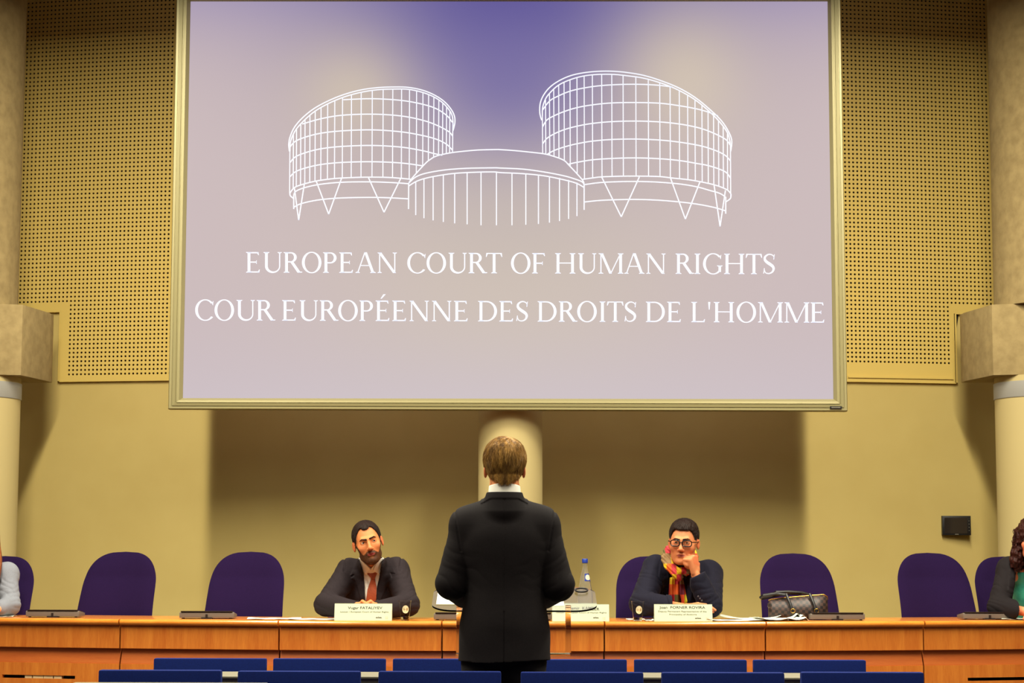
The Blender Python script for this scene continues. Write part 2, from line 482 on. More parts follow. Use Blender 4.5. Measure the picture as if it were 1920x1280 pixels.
def mixrgb(fac, c1, c2):
    nd = N('ShaderNodeMix'); nd.data_type = 'RGBA'; L(fac, nd.inputs[0])
    if isinstance(c1, tuple): nd.inputs[6].default_value = (*lin(c1), 1)
    else: L(c1, nd.inputs[6])
    nd.inputs[7].default_value = (*lin(c2), 1); return nd.outputs[2]
col = mixrgb(blob(0.5, 0.30, 0.30, 0.42, 0.75), (201, 183, 188), (208, 194, 178))
col = mixrgb(blob(0.5, -0.10, 1.2, 0.22, 0.85), col, (206, 195, 206))
col = mixrgb(blob(0.5, 1.12, 1.1, 0.19, 0.9), col, (152, 142, 194))
col = mixrgb(blob(0.50, 1.02, 0.27, 0.38, 1.0), col, (98, 90, 160))
col = mixrgb(blob(0.50, 0.80, 0.12, 0.20, 0.8), col, (112, 102, 166))
col = mixrgb(blob(0.255, 0.76, 0.085, 0.13, 0.75), col, (214, 198, 178))
col = mixrgb(blob(0.775, 0.80, 0.10, 0.17, 0.75), col, (220, 204, 182))
col = mixrgb(blob(0.50, 0.45, 0.12, 0.14, 0.5), col, (196, 182, 178))
em = N('ShaderNodeEmission'); L(col, em.inputs[0]); em.inputs[1].default_value = 0.88
df = N('ShaderNodeBsdfDiffuse'); df.inputs[0].default_value = (0.04, 0.04, 0.04, 1)
ad = N('ShaderNodeAddShader'); L(em.outputs[0], ad.inputs[0]); L(df.outputs[0], ad.inputs[1])
ou = N('ShaderNodeOutputMaterial'); L(ad.outputs[0], ou.inputs[0])
SY = SD + 0.010
m = MB(); q = [Vector((p.x, SY, p.z)) for p in IN]; cxm = sum((p.x for p in q)) / 4
q2 = [p + Vector((0, 0.03, 0)) for p in q]
m.add(q + q2, [(0, 1, 2, 3), (7, 6, 5, 4), (0, 4, 5, 1), (1, 5, 6, 2), (2, 6, 7, 3), (3, 7, 4, 0)])
m.build('screen_surface', sm_, sroot, smooth=False)
# white projected lines
wl = bpy.data.materials.new('projected_white'); wl.use_nodes = True
b_ = wl.node_tree.nodes['Principled BSDF']; b_.inputs['Base Color'].default_value = (0.1, 0.1, 0.1, 1); b_.inputs['Emission Color'].default_value = (*lin((232, 236, 255)), 1); b_.inputs['Emission Strength'].default_value = 0.95
LY = SY - 0.002
def pl(px, py):
    p = at(px, py, SD); return Vector((p.x, LY, p.z))
def ribbon(m, pts, w=2.3):
    P = [pl(*p) for p in pts]; hw = w / 2 * SD / FPX
    vs = []; 
    for i, p in enumerate(P):
        a = P[max(i - 1, 0)]; b = P[min(i + 1, len(P) - 1)]
        t = (b - a).normalized(); nrm = Vector((-t.z, 0, t.x))
        vs += [p + nrm * hw, p - nrm * hw]
    vs += [v + Vector((0, 0.001, 0)) for v in vs]; n2 = len(P) * 2
    fs = [(2 * i, 2 * i + 1, 2 * i + 3, 2 * i + 2) for i in range(len(P) - 1)]
    m.add(vs[:n2], fs)
def spl(pts, n=5):
    # Catmull-Rom
    out = []
    P = [pts[0]] + list(pts) + [pts[-1]]
    for i in range(1, len(P) - 2):
        for k in range(n):
            t = k / n; a, b, c, d = P[i - 1], P[i], P[i + 1], P[i + 2]
            out.append(tuple(0.5 * (2 * b[j] + (c[j] - a[j]) * t + (2 * a[j] - 5 * b[j] + 4 * c[j] - d[j]) * t * t + (3 * b[j] - a[j] - 3 * c[j] + d[j]) * t ** 3) for j in (0, 1)))
    out.append(tuple(pts[-1])); return out
S4 = 0.26559
def c4(p): return (500 + p[0] * S4, 100 + p[1] * S4)
def c5(p): return (940 + p[0] * S4, 100 + p[1] * S4)
def interp(pts, x):
    for a, b in zip(pts, pts[1:]):
        if a[0] <= x <= b[0] and b[0] > a[0]: return a[1] + (b[1] - a[1]) * (x - a[0]) / (b[0] - a[0])
    return pts[0][1] if x < pts[0][0] else pts[-1][1]
m = MB()
L_roof_o = [(160, 690), (155, 640), (165, 585), (195, 520), (250, 455), (330, 390), (430, 335), (540, 290), (660, 257), (780, 240), (900, 235), (1000, 238), (1100, 258), (1180, 290), (1250, 335), (1300, 390), (1325, 440), (1328, 490), (1315, 545)]
L_roof_i = [(163, 690), (168, 620), (200, 545), (255, 480), (335, 410), (435, 352), (545, 306), (660, 274), (780, 255), (900, 250), (1000, 252), (1095, 272), (1175, 303), (1240, 345), (1290, 400), (1312, 450), (1316, 530)]
L_bot = [(163, 985), (190, 950), (230, 930), (330, 903), (430, 887), (530, 878), (720, 872), (880, 875), (1020, 887)]
L_low = [(1002, 915), (1020, 887), (1060, 840), (1120, 775), (1150, 750), (1200, 722), (1300, 700), (1400, 688), (1500, 680), (1620, 677), (1656, 678)]
Lc = [L_roof_o, L_roof_i, L_bot,
      [(540, 325), (745, 318), (950, 330), (1100, 357), (1200, 390), (1275, 440), (1310, 485)],
      [(250, 497), (380, 460), (530, 435), (745, 427), (950, 440), (1100, 470), (1200, 505), (1285, 550), (1314, 585)],
      [(165, 657), (200, 620), (270, 590), (380, 562), (530, 545), (745, 538), (950, 552), (1100, 578), (1200, 605), (1270, 640), (1312, 682)],
      [(165, 768), (200, 730), (270, 700), (380, 672), (530, 655), (745, 648), (950, 660), (1100, 685), (1180, 705), (1240, 717)],
      [(165, 868), (200, 835), (270, 808), (380, 783), (530, 768), (745, 763), (950, 772), (1100, 792)],
      [(190, 1000), (205, 972), (270, 945), (380, 922), (530, 908), (720, 905), (880, 910), (1000, 918)],
      [(190, 1085), (240, 1060), (350, 1035), (500, 1020), (700, 1015), (850, 1017), (1000, 1025)],
      [(163, 985), (166, 1003), (188, 1022)]]
for c in Lc: ribbon(m, spl([c4(p) for p in c]))
for x in (163, 188, 210, 240, 270, 305, 342, 383, 430, 480, 535, 598, 667, 745, 822, 890, 952, 1008, 1058, 1103, 1143, 1180, 1215, 1243, 1270, 1293, 1314):
    y0 = interp(L_roof_i[1:] if x > 163 else [(163, 690)], x); y1 = interp(L_bot, x) if x < 1010 else interp(L_low, x)
    ribbon(m, [c4((x, y0)), c4((x - 2, y1))], 1.9)
for c in ([(190, 1000), (190, 1097)], [(195, 950), (225, 1175), (265, 920)], [(350, 903), (437, 1133), (528, 880)], [(717, 873), (828, 1120), (945, 883)], [(1002, 915), (1001, 1097)]):
    for a, b in zip(c, c[1:]): ribbon(m, [c4(a), c4(b)])
R_roof_o = [(285, 470), (272, 420), (275, 350), (300, 290), (345, 235), (410, 190), (490, 155), (580, 135), (680, 125), (780, 124), (880, 132), (1000, 152), (1120, 188), (1250, 240), (1370, 310), (1480, 400), (1560, 480), (1610, 560), (1628, 620), (1620, 690)]
R_roof_i = [(290, 440), (292, 380), (312, 320), (345, 275), (400, 225), (470, 190), (560, 162), (660, 148), (780, 146), (880, 155), (1000, 172), (1120, 205), (1240, 252), (1360, 320), (1460, 400), (1545, 485), (1600, 565), (1618, 640)]
R_bot = [(570, 888), (640, 878), (710, 870), (860, 865), (1000, 865), (1120, 868), (1200, 877), (1320, 890), (1410, 905), (1500, 925), (1560, 945), (1600, 965), (1622, 990)]
R_low = [(0, 678), (100, 685), (200, 695), (300, 707), (370, 725), (440, 752), (480, 790), (570, 888)]
Rc = [R_roof_o, R_roof_i, R_bot,
      [(290, 400), (340, 335), (400, 300), (485, 265), (585, 242), (710, 225), (860, 217), (1000, 217), (1120, 224), (1210, 236)],
      [(290, 520), (320, 470), (370, 440), (440, 410), (530, 382), (640, 362), (780, 348), (950, 345), (1120, 350), (1260, 368), (1380, 390), (1460, 412), (1530, 440)],
      [(290, 640), (320, 600), (370, 568), (440, 538), (530, 513), (640, 493), (780, 480), (950, 476), (1120, 482), (1260, 497), (1380, 520), (1460, 545), (1540, 580), (1590, 610), (1620, 650)],
      [(325, 710), (370, 685), (440, 660), (530, 637), (640, 618), (780, 606), (950, 603), (1120, 610), (1260, 625), (1380, 645), (1460, 665), (1540, 695), (1590, 725), (1620, 760)],
      [(475, 780), (530, 768), (640, 750), (780, 740), (950, 736), (1120, 742), (1260, 755), (1380, 775), (1460, 790), (1540, 815), (1590, 840), (1620, 880)],
      [(1622, 990), (1618, 1022), (1588, 1045)],
      [(585, 925), (700, 910), (860, 903), (1000, 903), (1120, 908), (1260, 920), (1380, 940), (1470, 965), (1540, 985), (1582, 1010)],
      [(590, 1047), (700, 1036), (860, 1030), (1000, 1030), (1130, 1036), (1260, 1047), (1380, 1062), (1500, 1085), (1585, 1110)]]
for c in Rc: ribbon(m, spl([c5(p) for p in c]))
for x in (290, 312, 340, 370, 405, 443, 485, 534, 585, 643, 709, 780, 860, 950, 1038, 1119, 1192, 1257, 1316, 1368, 1417, 1460, 1499, 1534, 1567, 1597, 1618):
    y0 = interp(R_roof_i[1:] if x > 292 else [(290, 440)], x); y1 = interp(R_bot, x) if x >= 570 else interp(R_low, x)
    ribbon(m, [c5((x, y0)), c5((x + 2, y1))], 1.9)
for c in ([(1585, 1010), (1585, 1130)], [(710, 873), (847, 1152), (975, 870)], [(1195, 878), (1300, 1168), (1403, 905)], [(1503, 930), (1545, 1220), (1583, 965)], [(585, 925), (585, 1103)]):
    for a, b in zip(c, c[1:]): ribbon(m, [c5(a), c5(b)])
lowA = [c4(p) for p in [(1002, 915), (1050, 872), (1120, 845), (1250, 822), (1400, 810), (1600, 806)]] + [c5(p) for p in [(0, 808), (150, 815), (300, 835), (440, 862), (520, 885), (570, 905), (585, 925)]]
lowB = [c4(p) for p in [(1002, 935), (1060, 900), (1150, 873), (1300, 848), (1450, 838), (1600, 835)]] + [c5(p) for p in [(0, 840), (150, 847), (300, 862), (440, 890), (530, 915), (585, 945)]]
lowR = [c4(p) for p in L_low] + [c5(p) for p in R_low[1:]] + [c5((585, 925))]
for c in (lowA, lowB, lowR): ribbon(m, spl(c, 4))
for x, y0, y1 in ((1052, 905, 1140), (1110, 885, 1162), (1175, 870, 1177), (1247, 858, 1188), (1327, 848, 1198), (1415, 842, 1205), (1513, 838, 1212), (1622, 835, 1212)): ribbon(m, [c4((x, y0)), c4((x, y1))], 2)
for x, y0, y1 in ((75, 840, 1212), (173, 847, 1208), (262, 855, 1202), (340, 865, 1193), (411, 877, 1182), (475, 892, 1167), (534, 910, 1147)): ribbon(m, [c5((x, y0)), c5((x, y1))], 2)
o = m.build('building_drawing', wl, sroot, smooth=False); o['label'] = 'white line drawing of a round court building'

# roman capitals drawn as outlines (cap height 1)
def G_(): return []
ST, TH = 0.135, 0.06
def rect(x0, y0, x1, y1): return [(x0, y0), (x1, y0), (x1, y1), (x0, y1)]
def serif(x, y, w, d, e=0.075):  # d=+1: foot, slab above y ; -1: head
    return [(x - e, y), (x + w + e, y), (x + w + e, y + d * 0.022), (x + w, y + d * 0.065), (x, y + d * 0.065), (x - e, y + d * 0.022)]
def stem(x, w=ST, y0=0, y1=1, s0=True, s1=True, e=0.075):
    g = [rect(x, y0, x + w, y1)]
    if s0: g.append(serif(x, y0, w, 1, e))
    if s1: g.append(serif(x, y1, w, -1, e))
    return g
def diag(x0, y0, x1, y1, w): return [[(x0, y0), (x0 + w, y0), (x1 + w, y1), (x1, y1)]]
def ring(cx, cy, rx, ry, tw, tt, a0=0, a1=360, n=40, tilt=0):
    out = []
    for i in range(n):
        q = []
        for a, inner in ((i, 0), (i + 1, 0), (i + 1, 1), (i, 1)):
            t = math.radians(a0 + (a1 - a0) * a / n)
            if inner:
                ex, ey = rx - tw, ry - tt
                q.append((cx + ex * math.cos(t + tilt), cy + ey * math.sin(t)))
            else: q.append((cx + rx * math.cos(t), cy + ry * math.sin(t)))
        out.append(q)
    return out
def bowl(x, y0, y1, w, tw=ST, tt=TH, lead=0.18):
    cy = (y0 + y1) / 2; ry = (y1 - y0) / 2
    g = ring(x + lead, cy, w - lead, ry, tw, tt, -90, 90, 20)
    g += [rect(x, y1 - tt, x + lead + .004, y1), rect(x, y0, x + lead + .004, y0 + tt)]
    return g
def arm(x0, x1, y, up, t=TH, tip=0.12):
    # thin arm ending in a flared beak; up=+1 beak up, -1 down
    if up == 0: return [rect(x0, y - t / 2, x1, y + t / 2), [(x1 - .03, y - .07), (x1, y - .10), (x1, y + .10), (x1 - .03, y + .07)]]
    yb = y + t * up
    return [rect(x0, min(y, yb), x1, max(y, yb)), [(x1 - .09, y), (x1 + .005, y), (x1 + .03 , y + tip * up + .03 * up), (x1 - 0.005, y + tip * up + 0.03 * up)]]
def glyph(c):
    if c == 'E': return stem(.10) + arm(.15, .62, 1, -1) + arm(.15, .54, .51, 0) + arm(.15, .66, 0, 1), .80
    if c == 'F': return stem(.10) + arm(.15, .62, 1, -1) + arm(.15, .54, .50, 0), .73
    if c == 'L': return stem(.10) + arm(.15, .66, 0, 1), .80
    if c == 'H': return stem(.12) + stem(.82) + [rect(.2, .49, .85, .54)], 1.09
    if c == 'I': return stem(.155), .44
    if c == 'T': return stem(.33, s1=False) + [rect(.04, .95, .75, 1.0), [(.0, .80), (.03, .80), (.10, .955), (.02, 1.0)], [(.79, .80), (.76, .80), (.69, .955), (.77, 1.0)]], .80
    if c == 'N': return stem(.13, .055) + stem(.86, .055, s0=False) + diag(.80, 0, .09, 1, .15), 1.08
    if c == 'M': return stem(.13, .055, e=.09) + stem(1.04, ST, e=.07) + diag(.56, 0, .13, 1, .13) + diag(.60, 0, 1.08, 1, .055), 1.27
    if c == 'A': return diag(.09, 0, .44, 1.01, .055) + diag(.79, 0, .43, 1.01, .135) + [serif(.09, 0, .055, 1, .08), serif(.79, 0, .135, 1, .07), rect(.24, .34, .76, .385)], 1.02
    if c == 'U':
        g = stem(.14, ST, .32, 1, False, True) + stem(.82, .055, .32, 1, False, True)
        cx = (.14 + .875) / 2; 
        for i in range(20):
            t0, t1 = math.radians(180 + 9 * i), math.radians(180 + 9 * (i + 1)); q = []
            for t, inn in ((t0, 0), (t1, 0), (t1, 1), (t0, 1)):
                ox, oy = cx + .3675 * math.cos(t), .32 + .34 * math.sin(t)
                if inn:
                    ci = (.14 + ST + .82) / 2; ox, oy = ci + (.82 - .14 - ST) / 2 * math.cos(t), .32 + .26 * math.sin(t)
                q.append((ox, oy))
            g.append(q)
        return g, 1.01
    if c == 'P': return stem(.10) + bowl(.2, .46, 1.0, .48), .78
    if c == 'R': return stem(.10) + bowl(.2, .50, 1.0, .46) + [[(.36, .50), (.50, .53), (.86, .0), (.70, .0)], [(.70, 0), (.86, 0), (.93, .02), (.93, .045), (.82, .06)]], .86
    if c == 'D': return stem(.10) + bowl(.2, 0, 1.0, .74, ST, TH, .24), 1.02
    if c == 'O': return ring(.52, .5, .47, .525, .135, .05, 0, 360, 56), 1.04
    if c == 'C': return ring(.54, .5, .49, .525, .135, .05, 42, 320, 48) + [[(.86, .80), (.91, .72), (.93, .95), (.90, .93)]], .93
    if c == 'G': return ring(.54, .5, .49, .525, .135, .05, 42, 315, 48) + [[(.86, .80), (.91, .72), (.93, .95), (.90, .93)], rect(.80, .10, .92, .42), serif(.80, .42, .12, -1)], 1.02
    if c == 'S':
        pts = [(.56, .78, .03), (.535, .90, .045), (.40, .975, .055), (.25, .955, .07), (.13, .84, .10), (.13, .70, .125), (.24, .58, .14), (.40, .47, .145), (.52, .36, .13), (.54, .22, .105), (.46, .09, .075), (.31, .03, .055), (.16, .07, .045), (.10, .22, .03)]
        xs = spl([(a, b) for a, b, w in pts], 4); ws = spl([(w, w) for a, b, w in pts], 4); g = []
        L_ = []
        for i, p in enumerate(xs):
            a = xs[max(i - 1, 0)]; b = xs[min(i + 1, len(xs) - 1)]; dx, dy = b[0] - a[0], b[1] - a[1]; l = math.hypot(dx, dy); w = ws[i][0] / 2
            L_.append(((p[0] - dy / l * w, p[1] + dx / l * w), (p[0] + dy / l * w, p[1] - dx / l * w)))
        for a, b in zip(L_, L_[1:]): g.append([a[0], a[1], b[1], b[0]])
        g.append([(.53, .72), (.57, .72), (.60, .99), (.56, .96)]); g.append([(.12, .29), (.08, .29), (.045, .02), (.09, .04)])
        return g, .68
    if c == "'": return [[(.07, .62), (.11, .62), (.145, 1.0), (.035, 1.0)]], .26
    if c == '\u00c9': g, w = glyph('E'); return g + [[(.26, 1.09), (.32, 1.09), (.52, 1.31), (.40, 1.31)]], w
    return [], .36
def lettering(name, text, x0, x1, yl, yr, capl, capr):
    words_ = [[]]; cx = 0
    for c in text:
        g, w = glyph(c)
        if c == ' ': words_.append([])
        for p in g: words_[-1].append([(cx + u, v) for u, v in p])
        cx += w
    us = [u for wd_ in words_ for p in wd_ for u, v in p]; a, b = min(us), max(us)
    for wd_ in words_:
        m = MB()
        for p in wd_:
            q = []
            for u, v in p:
                t = (u - a) / (b - a); q.append(pl(x0 + (x1 - x0) * t, yl + (yr - yl) * t - v * (capl + (capr - capl) * t)))
            m.add(q, [tuple(range(len(q)))])
        m.build(name, wl, sroot, smooth=False)
lettering('lettered_word', 'EUROPEAN COURT OF HUMAN RIGHTS', 461, 1453, 510.5, 513.5, 38.5, 38)
lettering('lettered_word', 'COUR EUROP\u00c9ENNE DES DROITS DE L\'HOMME', 365.5, 1546, 600, 604.5, 38.5, 38)
plate_m = mat('black_plate', (14, 12, 12), 0.4); grey_txt = mat('grey_print', (130, 125, 110), 0.6)
a_, b2_ = at(1555, 766.5, SD), at(1577, 762, SD)
o = MB().box((a_.x, SD - 0.031, a_.z), (b2_.x, SD - 0.020, b2_.z)).build('maker_plate', plate_m, sroot, smooth=False)
pm_ = MB()
for k in range(9): pm_.box((a_.x + .010 + k * .0062, SD - 0.0322, (a_.z + b2_.z) / 2 - .003), (a_.x + .014 + k * .0062, SD - 0.0309, (a_.z + b2_.z) / 2 + .003))
pm_.build('plate_print', grey_txt, o, smooth=False)
for ch in sroot.children: pass
# ---------------------------------------------------------------- curved wooden bench in sections
def wood(name, c1, c2, sc=(9, 9, 0.8), rough=0.32, coat=0.3):
    m = bpy.data.materials.new(name); m.use_nodes = True; nt = m.node_tree; b = nt.nodes['Principled BSDF']; N = nt.nodes.new; L = nt.links.new
    tc = N('ShaderNodeTexCoord'); mp = N('ShaderNodeMapping'); mp.inputs['Scale'].default_value = sc; L(tc.outputs['Object'], mp.inputs[0])
    n = N('ShaderNodeTexNoise'); n.inputs['Scale'].default_value = 2.2; n.inputs['Detail'].default_value = 6; n.inputs['Roughness'].default_value = 0.6; n.inputs['Distortion'].default_value = 0.4; L(mp.outputs[0], n.inputs['Vector'])
    mp2 = N('ShaderNodeMapping'); mp2.inputs['Scale'].default_value = tuple(s * 9 for s in sc); L(tc.outputs['Object'], mp2.inputs[0])
    n2 = N('ShaderNodeTexNoise'); n2.inputs['Scale'].default_value = 3; n2.inputs['Detail'].default_value = 4; L(mp2.outputs[0], n2.inputs['Vector'])
    ad = N('ShaderNodeMath'); ad.operation = 'MULTIPLY_ADD'; L(n2.outputs['Fac'], ad.inputs[0]); ad.inputs[1].default_value = 0.45; L(n.outputs['Fac'], ad.inputs[2])
    r = N('ShaderNodeValToRGB'); r.color_ramp.elements[0].position = 0.50; r.color_ramp.elements[1].position = 0.95
    r.color_ramp.elements[0].color = (*lin(c1), 1); r.color_ramp.elements[1].color = (*lin(c2), 1)
    L(ad.outputs[0], r.inputs[0]); L(r.outputs[0], b.inputs['Base Color']); b.inputs['Roughness'].default_value = rough
    b.inputs['Coat Weight'].default_value = coat; b.inputs['Coat Roughness'].default_value = 0.2
    return m
wood_v = wood('cherry_wood', (186, 96, 32), (212, 128, 48))
wood_h = wood('cherry_wood_band', (172, 82, 30), (192, 102, 38), sc=(1.2, 1.2, 14), rough=.45)
wood_t = wood('cherry_wood_top', (200, 110, 34), (222, 142, 50), sc=(1.4, 12, 12), rough=0.22, coat=0.6)
dark_m = mat('dark_gap', (18, 8, 4), 0.9)
TOPZ = 0.910
def xj(px, r=RD):
    x = 0.0
    for _ in range(30): x = (px - 960) / FPX * (arc(x, r)) * math.cos(0)
    return x
def ang(x): return math.asin(x / RD)
def arcbody(prof, a0, a1, n=10, closed=True):
    # prof: list of (forward offset toward audience, z)
    m = MB(); vs = []; fs = []; k = len(prof)
    for i in range(n + 1):
        a = a0 + (a1 - a0) * i / n
        for dr, z in prof:
            r = RD + dr; vs.append((r * math.sin(a), DC.y - r * math.cos(a), z))
    for i in range(n):
        for j in range(k):
            j2 = (j + 1) % k; fs.append((i * k + j, i * k + j2, (i + 1) * k + j2, (i + 1) * k + j))
    fs.append(tuple(range(k))); fs.append(tuple(n * k + j for j in reversed(range(k))))
    return m.add(vs, fs)
joints = [-62, 235, 529.5, 831.5, 1132.5, 1431, 1724, 2022]
descr = ['leftmost section of the curved wooden bench, with a paper-filled slot',
         'curved wooden bench section under the second purple chair from left',
         'curved wooden bench section in front of the bearded man with red tie',
         'curved wooden bench section hidden behind the standing speaker',
         'curved wooden bench section in front of the man in bright scarf',
         'curved wooden bench section under the checkered handbag',
         'rightmost section of the curved wooden bench, with an empty slot']
NOSE = [(0.018 * 1 + 0.016 * math.sin(t), TOPZ - 0.0165 + 0.0165 * math.cos(t)) for t in [PI * k / 8 for k in range(9)]]
for i in range(7):
    a0, a1 = ang(xj(joints[i])), ang(xj(joints[i + 1])); g = 0.0042 / RD
    a0 += g; a1 -= g; am = (a0 + a1) / 2
    root = empty('bench_section', (RD * math.sin(am), DC.y - RD * math.cos(am), PLZ), descr[i], 'bench', 'sections of the curved bench')
    arcbody([(-0.62, TOPZ - 0.033), (-0.62, TOPZ)] + NOSE, a0, a1).build('worktop', wood_t, root)
    arcbody([(-0.02, 0.748), (-0.02, TOPZ - 0.033), (0.004, TOPZ - 0.033), (0.004, TOPZ - 0.040), (0.009, TOPZ - 0.042), (0.009, 0.750), (0.006, 0.748)], a0, a1).build('front_panel', wood_v, root, angle=20)
    arcbody([(-0.05, 0.668), (-0.05, 0.748), (-0.022, 0.748), (-0.022, 0.742), (0.002, 0.670), (0.002, 0.664), (-0.05, 0.664)], a0, a1).build('recessed_band', wood_h, root, angle=20)
    if i in (0, 6):
        # lower panel with a slot
        za, zb = (0.576, 0.594)
        if i == 0: s0, s1 = ang(xj(18)), ang(xj(153))
        else: s0, s1 = ang(xj(1805)), ang(xj(1960))
        for (p, q, u, v) in ((a0, a1, zb, 0.664), (a0, a1, PLZ, za), (a0, s0, za, zb), (s1, a1, za, zb)):
            if p == a0 and q == a1 and u == zb: nm = 'lower_panel'
        m = MB()
        for (p, q, u, v) in ((a0, a1, zb, 0.664), (a0, a1, PLZ, za), (a0, s0, za, zb), (s1, a1, za, zb)):
            b = arcbody([(-0.02, u), (-0.02, v), (0.005, v), (0.005, u)], p, q); m.add(b.v, b.f)
        m.build('lower_panel', wood_v, root, angle=20)
        arcbody([(-0.06, za - .01), (-0.06, zb + .01), (-0.045, zb + .01), (-0.045, za - .01)], s0 - .002, s1 + .002).build('slot_lining', dark_m, root)
        if i == 0:
            pm = mat('slot_paper', (214, 196, 150), 0.8)
            for (p, q) in ((59, 72), (74, 93), (94, 111), (113, 127)):
                o = arcbody([(-0.03, za + .0005), (-0.03, zb - .003), (-0.001, zb - .002), (-0.001, za + .0005)], ang(xj(p)), ang(xj(q)), 1).build('paper_tray_slip', pm, None, smooth=False)
                tag(o, ['cream paper slip, leftmost of four in the bench slot', 'cream paper slip, second from left in the bench slot', 'cream paper slip, third from left in the bench slot', 'cream paper slip, rightmost of four in the bench slot'][(59, 74, 94, 113).index(p)], 'paper', 'paper slips in the bench slot')
    else:
        arcbody([(-0.02, PLZ), (-0.02, 0.664), (0.005, 0.664), (0.005, PLZ)], a0, a1).build('lower_panel', wood_v, root, angle=20)
    for s, a in ((0, a0), (1, a1)):
        e = 0.02 / RD; p, q = (a, a + e) if s == 0 else (a - e, a)
        arcbody([(-0.60, PLZ), (-0.60, TOPZ - 0.033), (-0.055, TOPZ - 0.033), (-0.055, PLZ)], p, q, 1).build('side_panel', wood_v, root, smooth=False)

# ---------------------------------------------------------------- purple swivel chairs
purple_m = mat('purple_fabric', (34, 19, 56), 1.0, spec=.08, bump=0.4, bscale=900, col2=(28, 15, 47), nscale=300)
chrome_m = mat('dark_metal', (60, 58, 60), 0.35, metal=0.9)
def back_shell():
    # outline: tapered, broad rounded top; local: seat front is -y, x lateral
    m = MB(); nu, nv = 44, 40; H = 0.70; vs = []
    def half(t):   # half width at normalised height
        w = 0.246 - 0.028 * t
        r = 0.34  # rounding zone
        if t > 1 - r:
            q = (t - (1 - r)) / r; w *= (max(0.0, 1 - q ** 2.5)) ** (1 / 2.9)
        if t < .12: w *= 0.93 + .07 * t / .12
        return max(w, 0.002)
    for side in (0, 1):
        for j in range(nv + 1):
            t = j / nv; t = 1 - (1 - t) ** 1.35; w = half(t)
            for i in range(nu + 1):
                s = -1 + 2 * i / nu; sx = math.sin(s * PI / 2); x = w * sx
                y = 0.02 + 0.17 * t + 0.035 * math.sin(PI * min(t * 1.3, 1)) * -1 - 0.05 * (sx * w / .24) ** 2
                pad = 0.030 * (1 - abs(sx) ** 5) * (1 - t ** 10) * (1 - (1 - t) ** 12)
                if t > 0.62: pad *= 1 - 0.0 * (t - .62)
                y += (-pad if side == 0 else 0.75 * pad)
                vs.append((x, y, 0.05 + t * H))
    m.v = vs; W = nu + 1; O = W * (nv + 1); fs = []
    for j in range(nv):
        for i in range(nu):
            a = j * W + i; fs.append((a, a + 1, a + 1 + W, a + W)); fs.append((O + a, O + a + W, O + a + 1 + W, O + a + 1))
    for j in range(nv):
        for i in (0, nu):
            a = j * W + i; fs.append((a, a + W, O + a + W, O + a))
    for j in (0, nv):
        for i in range(nu):
            a = j * W + i; fs.append((a, O + a, O + a + 1, a + 1))
    m.f = fs; return m
def make_purple_chair():
    root = empty('swivel_chair', (0, 0, 0), 'x', 'chair', 'purple swivel chairs behind the bench')
    b = back_shell(); b.v = [(x, y + 0.20, z + 0.47) for x, y, z in b.v]; b.build('backrest', purple_m, root, angle=80)
    s = MB(); 
    s.lathe([(0.05, 0.0), (0.225, 0.005), (0.245, 0.03), (0.240, 0.065), (0.20, 0.085), (0.05, 0.09)], (0, -0.03, 0.38), 40)
    s.v = [(x * 1.0, -0.03 + (y + 0.03) * 1.0, z) for x, y, z in s.v]; s.build('seat', purple_m, root, angle=60)
    MB().tube([(0, 0.02, 0.37), (0, .19, .37), (0, 0.26, 0.42), (0, 0.27, 0.60)], 0.022).build('back_bracket', chrome_m, root)
    MB().lathe([(0.028, 0.08), (0.028, 0.22), (0.020, 0.22), (0.020, 0.38)], (0, 0, 0), 20).build('gas_column', chrome_m, root)
    for k in range(5):
        a = 2 * PI * k / 5 + PI / 2
        l = MB().tube([(0.02 * math.cos(a), 0.02 * math.sin(a), 0.10), (0.27 * math.cos(a), 0.27 * math.sin(a), 0.068)], [0.022, 0.014]).build('leg', chrome_m, root)
        c = MB().tube([(0.275 * math.cos(a) - .012 * math.sin(a), 0.275 * math.sin(a) + .012 * math.cos(a), 0.027), (0.275 * math.cos(a) + .012 * math.sin(a), 0.275 * math.sin(a) - .012 * math.cos(a), 0.027)], 0.026, 16).build('caster', black_m, l)
    return root
pch = make_purple_chair()
spots = [(9, 1042, -0.45, 12.10, 'purple swivel chair behind the woman in light blue shirt'),
         (235, 1034, -0.42, 12.10, 'empty purple swivel chair, leftmost empty one, beside the left grey console'),
         (470, 1034, -0.26, 12.02, 'empty purple swivel chair left of the bearded man'),
         (693, 1066, -0.10, 12.0, 'purple swivel chair hidden behind the bearded man in red tie'),
         (1224, 1042, 0.04, 12.0, 'purple swivel chair behind the man in bright scarf'),
         (1487, 1037, 0.30, 12.02, 'empty purple swivel chair behind the checkered handbag'),
         (1740, 1036, 0.42, 12.10, 'empty purple swivel chair below the wall-mounted touch screen'),
         (1882, 1043, 0.45, 12.30, 'purple swivel chair behind the curly-haired woman')]
for i, (px, py, rz, d, lab) in enumerate(spots):
    o = pch if i == 0 else copy_tree(pch)
    p = at(px, py, d); topz = 0.47 + 0.75
    # back centre sits 0.33 behind the seat centre
    r = rz * 0.36
    ox, oy = -math.sin(r) * 0.38, math.cos(r) * 0.38
    o.location = (p.x - ox, p.y - oy, PLZ); o.rotation_euler = (0, 0, r); o['label'] = lab
    s = (p.z - PLZ) / (topz + 0.0)
    o.scale = (1, 1, s)

